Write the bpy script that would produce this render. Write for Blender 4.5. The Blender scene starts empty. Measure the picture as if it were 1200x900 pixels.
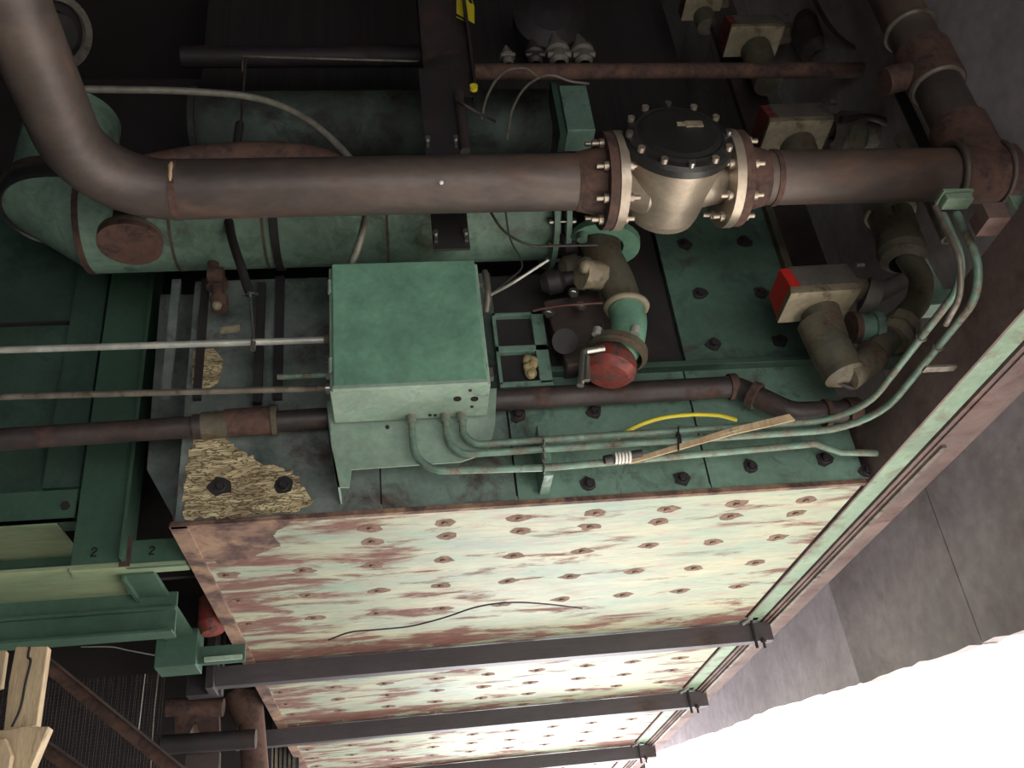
import bpy, math, random
from mathutils import Vector as V, Matrix
random.seed(7)
S = bpy.context.scene
COL = S.collection
rad = math.radians

# ------------------------------------------------------------------ camera
CAM = V((0, 0, 1.6)); FPX = 1120.0
yw, pt, rl = rad(8.6), rad(31.5), rad(-7.2)
FW = V((math.sin(yw)*math.cos(pt), math.cos(yw)*math.cos(pt), math.sin(pt)))
R0 = V((math.cos(yw), -math.sin(yw), 0)); U0 = R0.cross(FW)
RT = R0*math.cos(rl) + U0*math.sin(rl); UP = -R0*math.sin(rl) + U0*math.cos(rl)
cd = bpy.data.cameras.new('camera'); cam = bpy.data.objects.new('camera', cd); COL.objects.link(cam)
cd.sensor_width = 36; cd.lens = FPX/1200*36; cd.clip_start = .05; cd.clip_end = 200
cam.matrix_world = Matrix(((RT.x, UP.x, -FW.x, CAM.x), (RT.y, UP.y, -FW.y, CAM.y), (RT.z, UP.z, -FW.z, CAM.z), (0, 0, 0, 1)))
S.camera = cam
# ------------------------------------------------------------------ light
S.view_settings.view_transform = 'Standard'; S.view_settings.look = 'None'
S.view_settings.exposure = 0.0; S.view_settings.gamma = 1; S.view_settings.use_curve_mapping = False
W = bpy.data.worlds.new('world'); S.world = W; W.use_nodes = True
W.node_tree.nodes['Background'].inputs[0].default_value = (0.93, .96, 1, 1)
W.node_tree.nodes['Background'].inputs[1].default_value = 3.2
S.cycles.use_denoising = True
S.cycles.max_bounces = 8; S.cycles.diffuse_bounces = 4; S.cycles.sample_clamp_indirect = 6
def area(name, loc, target, sx, sy, power, col=(1, 1, 1)):
    l = bpy.data.lights.new(name, 'AREA'); l.shape = 'RECTANGLE'; l.size = sx; l.size_y = sy; l.energy = power; l.color = col
    o = bpy.data.objects.new(name, l); COL.objects.link(o); o.location = loc
    o.rotation_euler = (V(target)-V(loc)).to_track_quat('-Z', 'Y').to_euler(); return o
# daylight through the open right side (below the wall edge); the far and near lamps are added fill
area('daylight_right_bay', (2.6, 4.2, .9), (.9, 4.6, 3.1), 6.0, 1.4, 40, (1, .97, .93))
sl = bpy.data.lights.new('sun', 'SUN'); sl.energy = 26; sl.angle = rad(1); sl.color = (1, .98, .96)
so = bpy.data.objects.new('sun', sl); COL.objects.link(so); so.rotation_euler = V((-.6, .1, -1.0)).to_track_quat('-Z', 'Y').to_euler()
area('added_fill_far', (1.4, 9.6, 1.3), (1.6, 6.0, 3.1), 2.2, 2.0, 190, (.97, .95, 1))  # added lamp out of view, brightens the far wall and underside
area('added_fill_near', (.8, -2.4, 1.0), (.3, 3.2, 3.3), 3.2, 1.6, 45, (1, .96, .9))  # added fill lamp behind the camera for the furnace front

# ------------------------------------------------------------------ helpers
def P(px, py, X=None, Y=None, Z=None):
    d = FW + RT*((px-600)/FPX) - UP*((py-450)/FPX)
    if X is not None: t = (X-CAM.x)/d.x
    elif Y is not None: t = (Y-CAM.y)/d.y
    else: t = (Z-CAM.z)/d.z
    return CAM + d*t
def PY(Y, *pp): return [P(a, b, Y=Y) for a, b in pp]

def empty(name, label, cat, loc, group=None):
    o = bpy.data.objects.new(name, None); COL.objects.link(o); o.location = loc; o.empty_display_size = .05
    o['label'] = label; o['category'] = cat
    if group: o['group'] = group
    return o
def tag(o, label, cat, group=None, kind=None):
    o['label'] = label; o['category'] = cat
    if group: o['group'] = group
    if kind: o['kind'] = kind
    return o
def root_loc(o):
    l = V((0, 0, 0))
    while o is not None: l += o.location; o = o.parent
    return l
def frame(ax):
    ax = V(ax).normalized(); h = V((0, 0, 1)) if abs(ax.z) < .9 else V((1, 0, 0))
    u = ax.cross(h).normalized(); return ax, u, ax.cross(u)
class MB:
    def __init__(s): s.v = []; s.f = []; s.sm = []; s.bev = 0
    def add(s, vs, fs, smooth=False):
        b = len(s.v); s.v += [V(x) for x in vs]; s.f += [[b+i for i in f] for f in fs]; s.sm += [smooth]*len(fs); return s
    def box(s, x0, x1, y0, y1, z0, z1):
        return s.add([(x, y, z) for x in (x0, x1) for y in (y0, y1) for z in (z0, z1)],
                     [(0, 1, 3, 2), (4, 6, 7, 5), (0, 4, 5, 1), (2, 3, 7, 6), (0, 2, 6, 4), (1, 5, 7, 3)])
    def obox(s, c, ex, ey, ez):
        c, ex, ey, ez = V(c), V(ex), V(ey), V(ez)
        return s.add([c+ex*a+ey*b+ez*d for a in (-1, 1) for b in (-1, 1) for d in (-1, 1)],
                     [(0, 1, 3, 2), (4, 6, 7, 5), (0, 4, 5, 1), (2, 3, 7, 6), (0, 2, 6, 4), (1, 5, 7, 3)])
    def bar(s, a, b, w, h, up=(0, 0, 1)):            # rectangular bar from a to b
        a, b = V(a), V(b); d = b-a; n = d.normalized(); side = n.cross(V(up)).normalized(); u2 = side.cross(n)
        return s.obox((a+b)/2, d/2, side*(w/2), u2*(h/2))
    def lathe(s, o, ax, prof, n=28, smooth=True):     # prof: (distance along axis, radius)
        ax, u, w = frame(ax); o = V(o)
        for i in range(len(prof)-1):
            (t0, r0), (t1, r1) = prof[i], prof[i+1]
            vs = []; 
            for k in range(n):
                a = 2*math.pi*k/n; d = u*math.cos(a)+w*math.sin(a); vs += [o+ax*t0+d*r0, o+ax*t1+d*r1]
            s.add(vs, [(2*k, 2*((k+1) % n), 2*((k+1) % n)+1, 2*k+1) for k in range(n)], smooth)
        return s
    def cyl(s, a, b, r, r2=None, n=20, caps=True):
        a, b = V(a), V(b); L = (b-a).length; r2 = r if r2 is None else r2
        p = [(0, r), (L, r2)]
        if caps: p = [(0, 0.0001)]+p+[(L, 0.0001)]
        return s.lathe(a, b-a, p, n)
    def tube(s, pts, r, n=12, caps=True):
        pts = [V(p) for p in pts]; m = len(pts); rs = r if isinstance(r, list) else [r]*m
        tan = [(pts[min(i+1, m-1)]-pts[max(i-1, 0)]).normalized() for i in range(m)]
        _, u, _ = frame(tan[0]); rings = []
        for i in range(m):
            u = (u-tan[i]*u.dot(tan[i])).normalized(); w = tan[i].cross(u)
            rings.append([pts[i]+(u*math.cos(2*math.pi*k/n)+w*math.sin(2*math.pi*k/n))*rs[i] for k in range(n)])
        vs = [p for rg in rings for p in rg]
        s.add(vs, [(i*n+k, i*n+(k+1) % n, (i+1)*n+(k+1) % n, (i+1)*n+k) for i in range(m-1) for k in range(n)], True)
        if caps: s.add(rings[0], [list(range(n))[::-1]]); s.add(rings[-1], [list(range(n))])
        return s
    def torus(s, c, ax, R, r, n=28, m=8):
        ax, u, w = frame(ax); c = V(c); vs = []
        for k in range(n):
            a = 2*math.pi*k/n; d = u*math.cos(a)+w*math.sin(a)
            for j in range(m):
                b = 2*math.pi*j/m; vs.append(c+d*(R+r*math.cos(b))+ax*(r*math.sin(b)))
        return s.add(vs, [(k*m+j, ((k+1) % n)*m+j, ((k+1) % n)*m+(j+1) % m, k*m+(j+1) % m) for k in range(n) for j in range(m)], True)
    def sphere(s, c, r, n=16, m=10, sc=(1, 1, 1)):
        vs = []; c = V(c)
        for i in range(m+1):
            t = math.pi*i/m
            for k in range(n):
                a = 2*math.pi*k/n; vs.append(c+V((math.sin(t)*math.cos(a)*sc[0], math.sin(t)*math.sin(a)*sc[1], math.cos(t)*sc[2]))*r)
        return s.add(vs, [(i*n+k, (i+1)*n+k, (i+1)*n+(k+1) % n, i*n+(k+1) % n) for i in range(m) for k in range(n)], True)
    def prism(s, poly, off):
        n = len(poly); off = V(off); vs = [V(p) for p in poly]+[V(p)+off for p in poly]
        return s.add(vs, [list(range(n))[::-1], list(range(n, 2*n))]+[(i, (i+1) % n, n+(i+1) % n, n+i) for i in range(n)])
    def bolt(s, p, ax, r, h, n=6):
        return s.cyl(p, V(p)+V(ax).normalized()*h, r, n=n)
    def build(s, name, mat, parent=None, bevel=0):
        me = bpy.data.meshes.new(name); xs = [v.x for v in s.v]; ys = [v.y for v in s.v]; zs = [v.z for v in s.v]
        c = V(((min(xs)+max(xs))/2, (min(ys)+max(ys))/2, min(zs))) if parent is None else root_loc(parent)
        me.from_pydata([v-c for v in s.v], [], s.f); me.update()
        for p, q in zip(me.polygons, s.sm): p.use_smooth = q
        import bmesh
        bm = bmesh.new(); bm.from_mesh(me); bmesh.ops.recalc_face_normals(bm, faces=bm.faces); bm.to_mesh(me); bm.free()
        o = bpy.data.objects.new(name, me); COL.objects.link(o); me.materials.append(mat)
        if parent is None: o.location = c
        else: o.parent = parent
        if bevel:
            m = o.modifiers.new('bevel', 'BEVEL'); m.width = bevel; m.segments = 2; m.limit_method = 'ANGLE'
        return o
def fillet(pts, r, n=7):
    pts = [V(p) for p in pts]; out = [pts[0]]
    for i in range(1, len(pts)-1):
        a, b, c = pts[i-1], pts[i], pts[i+1]; d1 = (a-b).normalized(); d2 = (c-b).normalized()
        ang = d1.angle(d2)
        if ang > 3.1: out.append(b); continue
        rr = r[i-1] if isinstance(r, (list, tuple)) else r
        t = min(rr/math.tan(ang/2), (a-b).length*.48, (c-b).length*.48)
        p0 = b+d1*t; p1 = b+d2*t
        R_ = t*math.tan(ang/2); cen = b+(d1+d2).normalized()*(R_/math.sin(ang/2))
        v0 = p0-cen; v1 = p1-cen; th = v0.angle(v1) if v0.length > 1e-6 else 0
        for k in range(n+1):
            u = k/n
            if th < 1e-4: out.append(p0.lerp(p1, u)); continue
            out.append(cen+(v0*math.sin((1-u)*th)+v1*math.sin(u*th))/math.sin(th))
    out.append(pts[-1]); return out
def spline(pts, n=8):
    pts = [V(p) for p in pts]; q = [pts[0]*2-pts[1]]+pts+[pts[-1]*2-pts[-2]]; out = []
    for i in range(1, len(q)-2):
        for k in range(n):
            t = k/n; a, b, c, d = q[i-1:i+3]
            out.append(.5*((2*b)+(c-a)*t+(2*a-5*b+4*c-d)*t*t+(3*b-a-3*c+d)*t**3))
    out.append(pts[-1]); return out

# ------------------------------------------------------------------ materials
def lin(c): return tuple((x/255/12.92 if x <= 10 else ((x/255+.055)/1.055)**2.4) for x in c)+(1,)
def mat(name, base, rust=None, amt=.5, scale=4, rough=.6, metal=0, base2=None, stretch=(1, 1, 1), bump=.25, fine=40, edge=.08, grime=None, gamt=.45, rust2=None, bias=None):
    """painted or bare metal: base colour with cloudy variation, rust patches where noise passes a threshold, grime blotches"""
    m = bpy.data.materials.new(name); m.use_nodes = True; nt = m.node_tree; N = nt.nodes; L = nt.links
    b = N['Principled BSDF']; tc = N.new('ShaderNodeTexCoord'); mp = N.new('ShaderNodeMapping'); mp.inputs[3].default_value = stretch
    L.new(tc.outputs['Object'], mp.inputs[0])
    def noise(sc, det=6, dist=0., r=.6):
        n = N.new('ShaderNodeTexNoise'); n.inputs['Scale'].default_value = sc; n.inputs['Detail'].default_value = det
        n.inputs['Roughness'].default_value = r; n.inputs['Distortion'].default_value = dist; L.new(mp.outputs[0], n.inputs[0]); return n
    def ramp(src, a, c):
        r = N.new('ShaderNodeMapRange'); r.inputs[1].default_value = a; r.inputs[2].default_value = c; L.new(src, r.inputs[0]); return r.outputs[0]
    def mix(f, a, c):
        x = N.new('ShaderNodeMix'); x.data_type = 'RGBA'
        if isinstance(f, float): x.inputs[0].default_value = f
        else: L.new(f, x.inputs[0])
        for i, q in ((6, a), (7, c)):
            if isinstance(q, tuple): x.inputs[i].default_value = q
            else: L.new(q, x.inputs[i])
        return x.outputs[2]
    c1 = lin(base); c2 = lin(base2) if base2 else tuple(x*.62 for x in c1[:3])+(1,)
    col = mix(ramp(noise(scale*.7, 5).outputs[0], .35, .68), c2, c1)
    fn = noise(fine, 4)
    col = mix(ramp(fn.outputs[0], .3, .75), mix(.22, col, (.01, .01, .01, 1)), col)
    if grime: col = mix(ramp(noise(scale*1.9, 7, .6, .7).outputs[0], 1-gamt-.05, 1-gamt+.12), col, lin(grime))
    ro = rough
    if rust:
        src = noise(scale, 9, .4, .68).outputs[0]
        if bias: src = bias(N, L, tc, src)
        k = ramp(src, 1-amt-edge, 1-amt+edge)
        rc = mix(ramp(noise(scale*5, 6).outputs[0], .35, .65), lin(rust), lin(rust2) if rust2 else tuple(x*.45 for x in lin(rust)[:3])+(1,))
        col = mix(k, col, rc)
        rr = N.new('ShaderNodeMapRange'); rr.inputs[3].default_value = rough; rr.inputs[4].default_value = .85; L.new(k, rr.inputs[0]); L.new(rr.outputs[0], b.inputs['Roughness'])
        mm = N.new('ShaderNodeMapRange'); mm.inputs[3].default_value = metal; mm.inputs[4].default_value = 0; L.new(k, mm.inputs[0]); L.new(mm.outputs[0], b.inputs['Metallic'])
    else:
        b.inputs['Roughness'].default_value = rough; b.inputs['Metallic'].default_value = metal
    L.new(col, b.inputs['Base Color'])
    if bump:
        bp = N.new('ShaderNodeBump'); bp.inputs['Strength'].default_value = bump; bp.inputs['Distance'].default_value = .01
        L.new(noise(fine*.6, 8).outputs[0], bp.inputs['Height']); L.new(bp.outputs[0], b.inputs['Normal'])
    return m
def plain(name, c, rough=.5, metal=0):
    m = bpy.data.materials.new(name); m.use_nodes = True; b = m.node_tree.nodes['Principled BSDF']
    b.inputs['Base Color'].default_value = lin(c); b.inputs['Roughness'].default_value = rough; b.inputs['Metallic'].default_value = metal
    return m
GREEN = mat('green_paint', (122, 154, 138), (74, 60, 50), .36, 5, .5, grime=(62, 84, 74), gamt=.42)
BOXG = mat('cabinet_green', (128, 176, 150), (70, 84, 76), .26, 9, .42, grime=(108, 154, 130), gamt=.45, bump=.1)
BOXL = mat('cabinet_light_green', (164, 188, 170), (100, 100, 86), .3, 6, .5, grime=(112, 148, 126), gamt=.4, bump=.1)
DGREEN = mat('dark_green_paint', (70, 98, 84), (56, 46, 42), .3, 3, .6, grime=(46, 68, 58), gamt=.45)
FGREEN = mat('left_green_paint', (76, 108, 90), (60, 52, 46), .25, 3, .5, grime=(60, 92, 74), gamt=.4)
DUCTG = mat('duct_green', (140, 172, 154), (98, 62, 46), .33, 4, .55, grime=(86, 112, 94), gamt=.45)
def panel_wear(N, L, tc, src):
    # more rust towards the left side and in bands along the hung channels (coordinates of the furnace itself)
    sep = N.new('ShaderNodeSeparateXYZ'); L.new(tc.outputs['Object'], sep.inputs[0])
    def mth(op, a, b=None):
        n = N.new('ShaderNodeMath'); n.operation = op
        for i, q in enumerate((a, b)):
            if q is None: continue
            if isinstance(q, (int, float)): n.inputs[i].default_value = q
            else: L.new(q, n.inputs[i])
        return n.outputs[0]
    def rng(v, a, b, c, d):
        r = N.new('ShaderNodeMapRange'); r.inputs[1].default_value = a; r.inputs[2].default_value = b; r.inputs[3].default_value = c; r.inputs[4].default_value = d; L.new(v, r.inputs[0]); return r.outputs[0]
    out = mth('ADD', src, rng(sep.outputs[0], -1.3, .4, .075, -.04))
    out = mth('ADD', out, rng(sep.outputs[0], .95, 1.28, 0, .07))
    for yc_ in (4.82, 6.28, 7.9):
        d = mth('ABSOLUTE', mth('SUBTRACT', sep.outputs[1], yc_-(FY+2.9)))
        out = mth('ADD', out, rng(d, .04, .26, .1, 0))
    return out
FY = 3.2
PANEL = mat('cream_panel', (186, 184, 154), (124, 88, 78), .43, 5.5, .6, stretch=(.4, 1.5, 1), edge=.05, base2=(140, 162, 144), grime=(160, 136, 118), gamt=.43, rust2=(100, 66, 56), fine=30, bias=panel_wear)
EDGE = mat('rusty_edge', (112, 82, 72), (88, 62, 56), .5, 6, .85, base2=(160, 130, 104))
GREY = mat('grey_steel', (138, 146, 142), (70, 56, 50), .4, 5, .6, base2=(60, 74, 70), grime=(96, 104, 98))
RUSTP = mat('rusty_pipe', (108, 94, 86), (122, 88, 68), .38, 3.5, .5, metal=.2, base2=(68, 60, 58), stretch=(.5, 1, 1))
RUST = mat('rust', (110, 80, 68), (80, 60, 54), .5, 9, .85)
DPIPE = mat('dark_pipe', (78, 68, 66), (88, 62, 54), .4, 6, .5, metal=.2, base2=(50, 46, 46))
OLIVE = mat('olive_grime', (106, 98, 80), (92, 72, 56), .42, 10, .65, base2=(72, 72, 60), grime=(84, 100, 82), gamt=.35)
SILV = mat('aluminium_paint', (196, 180, 160), (140, 96, 74), .27, 6, .34, metal=.55, base2=(160, 148, 134), bump=.15)
BLACKM = mat('blackened_metal', (66, 66, 64), (60, 52, 48), .35, 8, .38, metal=.5)
DARK = mat('dark_steel', (52, 48, 50), (66, 50, 46), .4, 5, .6, metal=.1)
CHAN = mat('channel_steel', (84, 78, 82), (90, 74, 70), .36, 5, .55, metal=.1, stretch=(.3, 1, 1))
CHROME = mat('zinc', (190, 190, 182), None, rough=.3, metal=.85, bump=.05, scale=10)
GALV = mat('galvanised_conduit', (214, 214, 204), None, rough=.4, metal=.35, bump=.05, scale=8)
CONDG = mat('painted_conduit', (128, 160, 142), (138, 126, 110), .46, 14, .45, metal=.1, bump=.05)
CONDB = mat('conduit_bare', (132, 124, 112), (84, 70, 62), .4, 14, .5, metal=.3, bump=.05)
CONC = mat('sooty_plaster', (196, 188, 188), (140, 126, 122), .34, 1.6, .9, base2=(160, 153, 153), grime=(150, 144, 134), gamt=.4, edge=.2, fine=18)
FLOORM = mat('dusty_concrete', (170, 164, 156), (130, 122, 112), .35, 1.2, .9, edge=.2)
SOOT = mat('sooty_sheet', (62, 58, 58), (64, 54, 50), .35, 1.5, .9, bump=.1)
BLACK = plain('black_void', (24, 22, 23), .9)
WOOD = mat('weathered_wood', (208, 186, 150), (128, 98, 72), .36, 3.5, .8, stretch=(5, 5, .7), base2=(176, 150, 118))
YEL = plain('yellow_jacket', (222, 206, 52), .4); YELS = plain('yellow_sticker', (206, 190, 44), .5)
REDV = mat('red_paint', (150, 62, 52), (92, 64, 58), .48, 14, .5)
REDS = plain('red_band', (206, 48, 40), .5)
CREAMB = mat('cream_casting', (168, 156, 128), (110, 92, 76), .38, 12, .6, base2=(132, 122, 104))
GREYB = mat('grey_casting', (118, 112, 104), (88, 74, 66), .4, 12, .6)
WHITE = plain('white_plastic', (226, 222, 214), .5)
BROWNW = mat('beam_brown', (132, 108, 100), (106, 80, 74), .45, 4, .75, base2=(100, 84, 82))
STRIP = mat('beam_strip_green', (146, 172, 146), (124, 104, 88), .4, 5, .6, grime=(120, 150, 128), gamt=.4)
CABLE = plain('cable_dark', (46, 42, 40), .6); REDW = plain('red_wire', (84, 44, 40), .5)
CABG = mat('grey_flex', (140, 138, 126), None, rough=.5, metal=.2, bump=.1, scale=30)
RAG = mat('insulation_wool', (196, 176, 130), (120, 96, 66), .4, 30, .95, bump=.8)
UND = mat('left_underside', (172, 184, 146), (110, 110, 84), .35, 2.4, .6, base2=(120, 140, 108), stretch=(.4, 2.2, 1))
# cracked, yellowed coating on the corner of the front plate
def crack_mat():
    m = bpy.data.materials.new('cracked_yellow_coating'); m.use_nodes = True; nt = m.node_tree; N = nt.nodes; L = nt.links; b = N['Principled BSDF']
    tc = N.new('ShaderNodeTexCoord'); mp = N.new('ShaderNodeMapping'); mp.inputs[3].default_value = (.8, 1, 3.6); L.new(tc.outputs['Object'], mp.inputs[0])
    nz = N.new('ShaderNodeTexNoise'); nz.inputs['Scale'].default_value = 18; L.new(mp.outputs[0], nz.inputs[0])
    ad = N.new('ShaderNodeMix'); ad.data_type = 'VECTOR'; ad.inputs[0].default_value = .12; L.new(mp.outputs[0], ad.inputs[4]); L.new(nz.outputs[1], ad.inputs[5])
    vo = N.new('ShaderNodeTexVoronoi'); vo.feature = 'DISTANCE_TO_EDGE'; vo.inputs['Scale'].default_value = 26; L.new(ad.outputs[1], vo.inputs[0])
    r = N.new('ShaderNodeMapRange'); r.inputs[1].default_value = .0; r.inputs[2].default_value = .12; L.new(vo.outputs[0], r.inputs[0])
    n2 = N.new('ShaderNodeTexNoise'); n2.inputs['Scale'].default_value = 9; n2.inputs['Detail'].default_value = 8; L.new(mp.outputs[0], n2.inputs[0])
    r2 = N.new('ShaderNodeMapRange'); r2.inputs[1].default_value = .38; r2.inputs[2].default_value = .6; L.new(n2.outputs[0], r2.inputs[0])
    c = N.new('ShaderNodeMix'); c.data_type = 'RGBA'; L.new(r2.outputs[0], c.inputs[0]); c.inputs[6].default_value = lin((150, 132, 102)); c.inputs[7].default_value = lin((216, 200, 158))
    d = N.new('ShaderNodeMix'); d.data_type = 'RGBA'; L.new(r.outputs[0], d.inputs[0]); d.inputs[6].default_value = lin((86, 68, 46)); L.new(c.outputs[2], d.inputs[7])
    L.new(d.outputs[2], b.inputs['Base Color']); b.inputs['Roughness'].default_value = .85
    bp = N.new('ShaderNodeBump'); bp.inputs['Strength'].default_value = .6; bp.inputs['Distance'].default_value = .01; L.new(r.outputs[0], bp.inputs['Height']); L.new(bp.outputs[0], b.inputs['Normal'])
    return m
CRACK = crack_mat()

# ------------------------------------------------------------------ the building shell
def struct(name, mb, m, bevel=0):
    o = mb.build(name, m, None, bevel); o['kind'] = 'structure'; return o
struct('floor', MB().box(-6, 9, -4, 14, -.1, 0), FLOORM)
struct('ceiling', MB().box(-6, 2.6, -3, 10.2, 8, 8.15), SOOT)
struct('wall_left', MB().box(-6.15, -6, -3, 10.2, 0, 8), SOOT)
WX = 2.3
edge = [(-3, 1.75), (0, 2.08), (1.6, 2.27), (3.33, 2.48), (3.9, 2.56), (4.35, 2.615), (4.9, 2.68), (5.28, 2.735), (6.1, 2.85), (6.9, 2.93), (8, 3.06), (9.5, 3.24), (10.2, 3.3)]
je = []
for i in range(len(edge)-1):
    for k in range(6):
        t = k/6; je.append((edge[i][0]+(edge[i+1][0]-edge[i][0])*t, edge[i][1]+(edge[i+1][1]-edge[i][1])*t+random.uniform(-.008, .008)))
je.append(edge[-1])
near = [p for p in je if p[0] < 3.6]; far = [p for p in je if p[0] > 3.6]
def zat(y):
    for a, b in zip(edge, edge[1:]):
        if a[0] <= y <= b[0]: return a[1]+(b[1]-a[1])*(y-a[0])/(b[0]-a[0])
G0, G1 = 3.607, 3.615
mb = MB().prism([V((WX, y, z)) for y, z in near+[(G0, zat(G0))]]+[V((WX, G0, 8)), V((WX, -3, 8))], (.07, 0, 0))
G2 = 4.75
mb.prism([V((WX, y, z)) for y, z in [(G1, zat(G1))]+[q_ for q_ in far if q_[0] < G2]+[(G2, zat(G2))]]+[V((WX, G2+.25, 8)), V((WX, G1, 8))], (.07, 0, 0))
mb.box(WX+.06, WX+.08, G0-.02, G1+.02, zat(G0), 8)
struct('wall_right', mb, CONC)
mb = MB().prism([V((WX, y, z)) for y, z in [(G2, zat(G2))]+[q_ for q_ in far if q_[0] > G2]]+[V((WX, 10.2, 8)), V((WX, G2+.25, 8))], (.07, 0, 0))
struct('wall_right_far', mb, mat('light_painted_plaster', (240, 232, 238), (196, 184, 188), .3, 1.4, .9, base2=(204, 196, 200), edge=.2, fine=18))  # paler far slab; light falling on the wall is put into its colour
mb = MB().box(-6, .6, 10, 10.15, 0, 8).box(.6, 2.37, 10, 10.15, 3.0, 8)  # unseen opening at the right, added to brighten the far end
struct('wall_back', mb, SOOT)
mb = MB().box(-6, -1.2, -3.15, -3, 0, 8).box(2.2, 2.37, -3.15, -3, 0, 8).box(-1.2, 2.2, -3.15, -3, 2.2, 8)  # unseen doorway behind the camera, added for fill
struct('wall_front', mb, SOOT)

def rough(poly, amp, k=6):
    out = []
    for i in range(len(poly)):
        a, b = poly[i], poly[(i+1) % len(poly)]
        for j in range(k):
            t = j/k; out.append((a[0]+(b[0]-a[0])*t+random.uniform(-amp, amp), a[1]+(b[1]-a[1])*t+random.uniform(-amp, amp)*.8))
    return out
# ------------------------------------------------------------------ furnace
FX0, FX1, FY, FZ = -.78, 1.81, 3.2, 3.07
furn = empty('industrial_furnace', 'long green and cream bolted steel furnace casing above head height, its underside showing', 'furnace', ((FX0+FX1)/2, FY+2.9, FZ))
CH = [P(580, 752, Z=FZ).y, P(580, 829, Z=FZ).y, P(600, 886, Z=FZ).y]
MB().box(FX0, FX1, FY+.012, 9.4, FZ, FZ+.03).build('bottom_plate', PANEL, furn)['label'] = 'cream underside plate streaked with rust'
MB().box(FX0+.02, FX1-.02, FY+.03, 9.38, FZ+.03, 4.15).build('casing_body', SOOT, furn)
# rusty hem along the front lower edge and thin side hems
MB().box(FX0-.01, FX0+.05, FY+.0, 9.4, FZ-.012, FZ+.0005).build('side_hem', EDGE, furn)
MB().box(FX0-.005, FX1, FY-.003, FY+.02, FZ-.012, FZ+.006).build('front_hem', EDGE, furn)
# corner gusset of rust at lower left front
cz = lambda px, py, Y=FY: P(px, py, Y=Y)
g = [P(*q_, Z=FZ-.002) for q_ in [(209, 613), (250, 610), (300, 607), (345, 604)]+rough([(336, 614), (322, 628), (330, 640), (300, 652), (262, 662), (240, 655)], 3)[:-6]+[(229, 660)]]
MB().prism(g, (0, 0, .0018)).build('corner_patch', EDGE, furn)['label'] = 'bare rusted patch at the corner of the underside'
# front plates: from left to right, seams between them
def rectY(mb, x0, x1, z0, z1, y=FY, t=.03): return mb.box(x0, x1, y, y+t, z0, z1)
s1 = P(600, 530, Y=FY).x; s2 = P(821, 520, Y=FY).x
zL = P(700, 440, Y=FY).z                                  # ledge height
rectY(MB(), FX0+.01, -.05, FZ, 4.15).build('front_plate', GREY, furn)['label'] = 'grey worn front plate'
rectY(MB(), -.045, s1-.004, FZ, 4.15, FY+.004).build('front_plate', mat('grey_green_plate', (122, 144, 134), (84, 64, 56), .4, 5, .6, grime=(90, 104, 98)), furn)
rectY(MB(), s1+.004, s2-.004, FZ, zL).build('front_plate', GREEN, furn)
rectY(MB(), s2+.004, FX1, FZ, zL).build('front_plate', GREEN, furn)
# green ledge strip above the low pipe
MB().box(P(640, 442, Y=FY).x, P(955, 432, Y=FY).x, FY-.045, FY+.02, zL, zL+.025).build('ledge', DGREEN, furn, .003)
# upper bolted plate
ux0, ux1 = P(790, 370, Y=FY).x, P(932, 370, Y=FY).x
rectY(MB(), ux0, ux1, zL+.025, 4.62, FY-.01, .03).build('upper_plate', mat('upper_plate_green', (92, 124, 108), (70, 56, 50), .36, 4, .5, grime=(66, 84, 76), gamt=.45), furn)['label'] = 'dark green bolted plate'
MB().box(ux1, ux1+.035, FY-.05, FY+.03, zL, 4.62).build('corner_post', OLIVE, furn, .003)
MB().box(ux0-.16, ux0-.012, FY+.01, FY+.035, zL, 4.62).build('dark_panel', DARK, furn)
MB().box(ux1+.03, FX1, FY+.02, FY+.05, zL, 4.62).build('recess_shade_sheet', BLACK, furn)  # black sheet painted in for the shade of the open recess
# narrow vertical ribs at the left of the front
for px, w in ((196, .035), (232, .03), (322, .035)):
    x = P(px, 400, Y=FY).x
    MB().box(x, x+w, FY-.02, FY, P(px, 470, Y=FY).z, 4.15).build('rib', DARK if px != 196 else GREY, furn)
# cracked yellow coating
pp = [(217, 610), (215, 570), (222, 530), (226, 498), (262, 500), (272, 520), (300, 540), (330, 548), (352, 560), (368, 590), (340, 601), (300, 604), (255, 607)]
MB().prism([P(a, b+random.uniform(-2, 2), Y=FY-.004) for a, b in rough(pp, 3.5)], (0, .004, 0)).build('cracked_coating', CRACK, furn)['label'] = 'cracked yellowed coating on the front corner'
pp = [(226, 412), (250, 408), (262, 422), (256, 448), (240, 458), (225, 450)]
MB().prism([P(a, b, Y=FY-.004) for a, b in pp], (0, .004, 0)).build('cracked_coating', CRACK, furn)
pp = [(395, 570), (480, 560), (590, 556), (592, 592), (500, 597), (398, 603)]
# bolts
COLX = [-.67+.287*k for k in range(9)]; COLX = [x-.0 for x in COLX]
BM = mat('bolt_stain', (150, 120, 102), (124, 94, 80), .5, 30, .9)
def underbolt(mb, x, y):
    x += random.uniform(-.008, .008); y += random.uniform(-.008, .008)
    n = 11; ph = random.random()*6
    ring = [V((x+math.cos(ph+2*math.pi*k/n)*random.uniform(.034, .06), y+math.sin(ph+2*math.pi*k/n)*random.uniform(.024, .04), FZ-.0012)) for k in range(n)]
    mb.prism(ring, (0, 0, .0015)); mb.bolt((x, y, FZ), (0, 0, -1), .013, .007)
rows_near = [3.35, 3.47, 3.72, 4.02, 4.32]
cnt = 0
rows2 = [CH[0]+.32, 5.52, 5.78, 6.04]
for y in rows_near+rows2:
    for x in COLX:
        if x > 1.7 or (y < 3.6 and x < -.3): continue
        mb = MB(); underbolt(mb, x, y); mb.build('bolt', BM, furn); cnt += 1
mb = MB()
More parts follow.
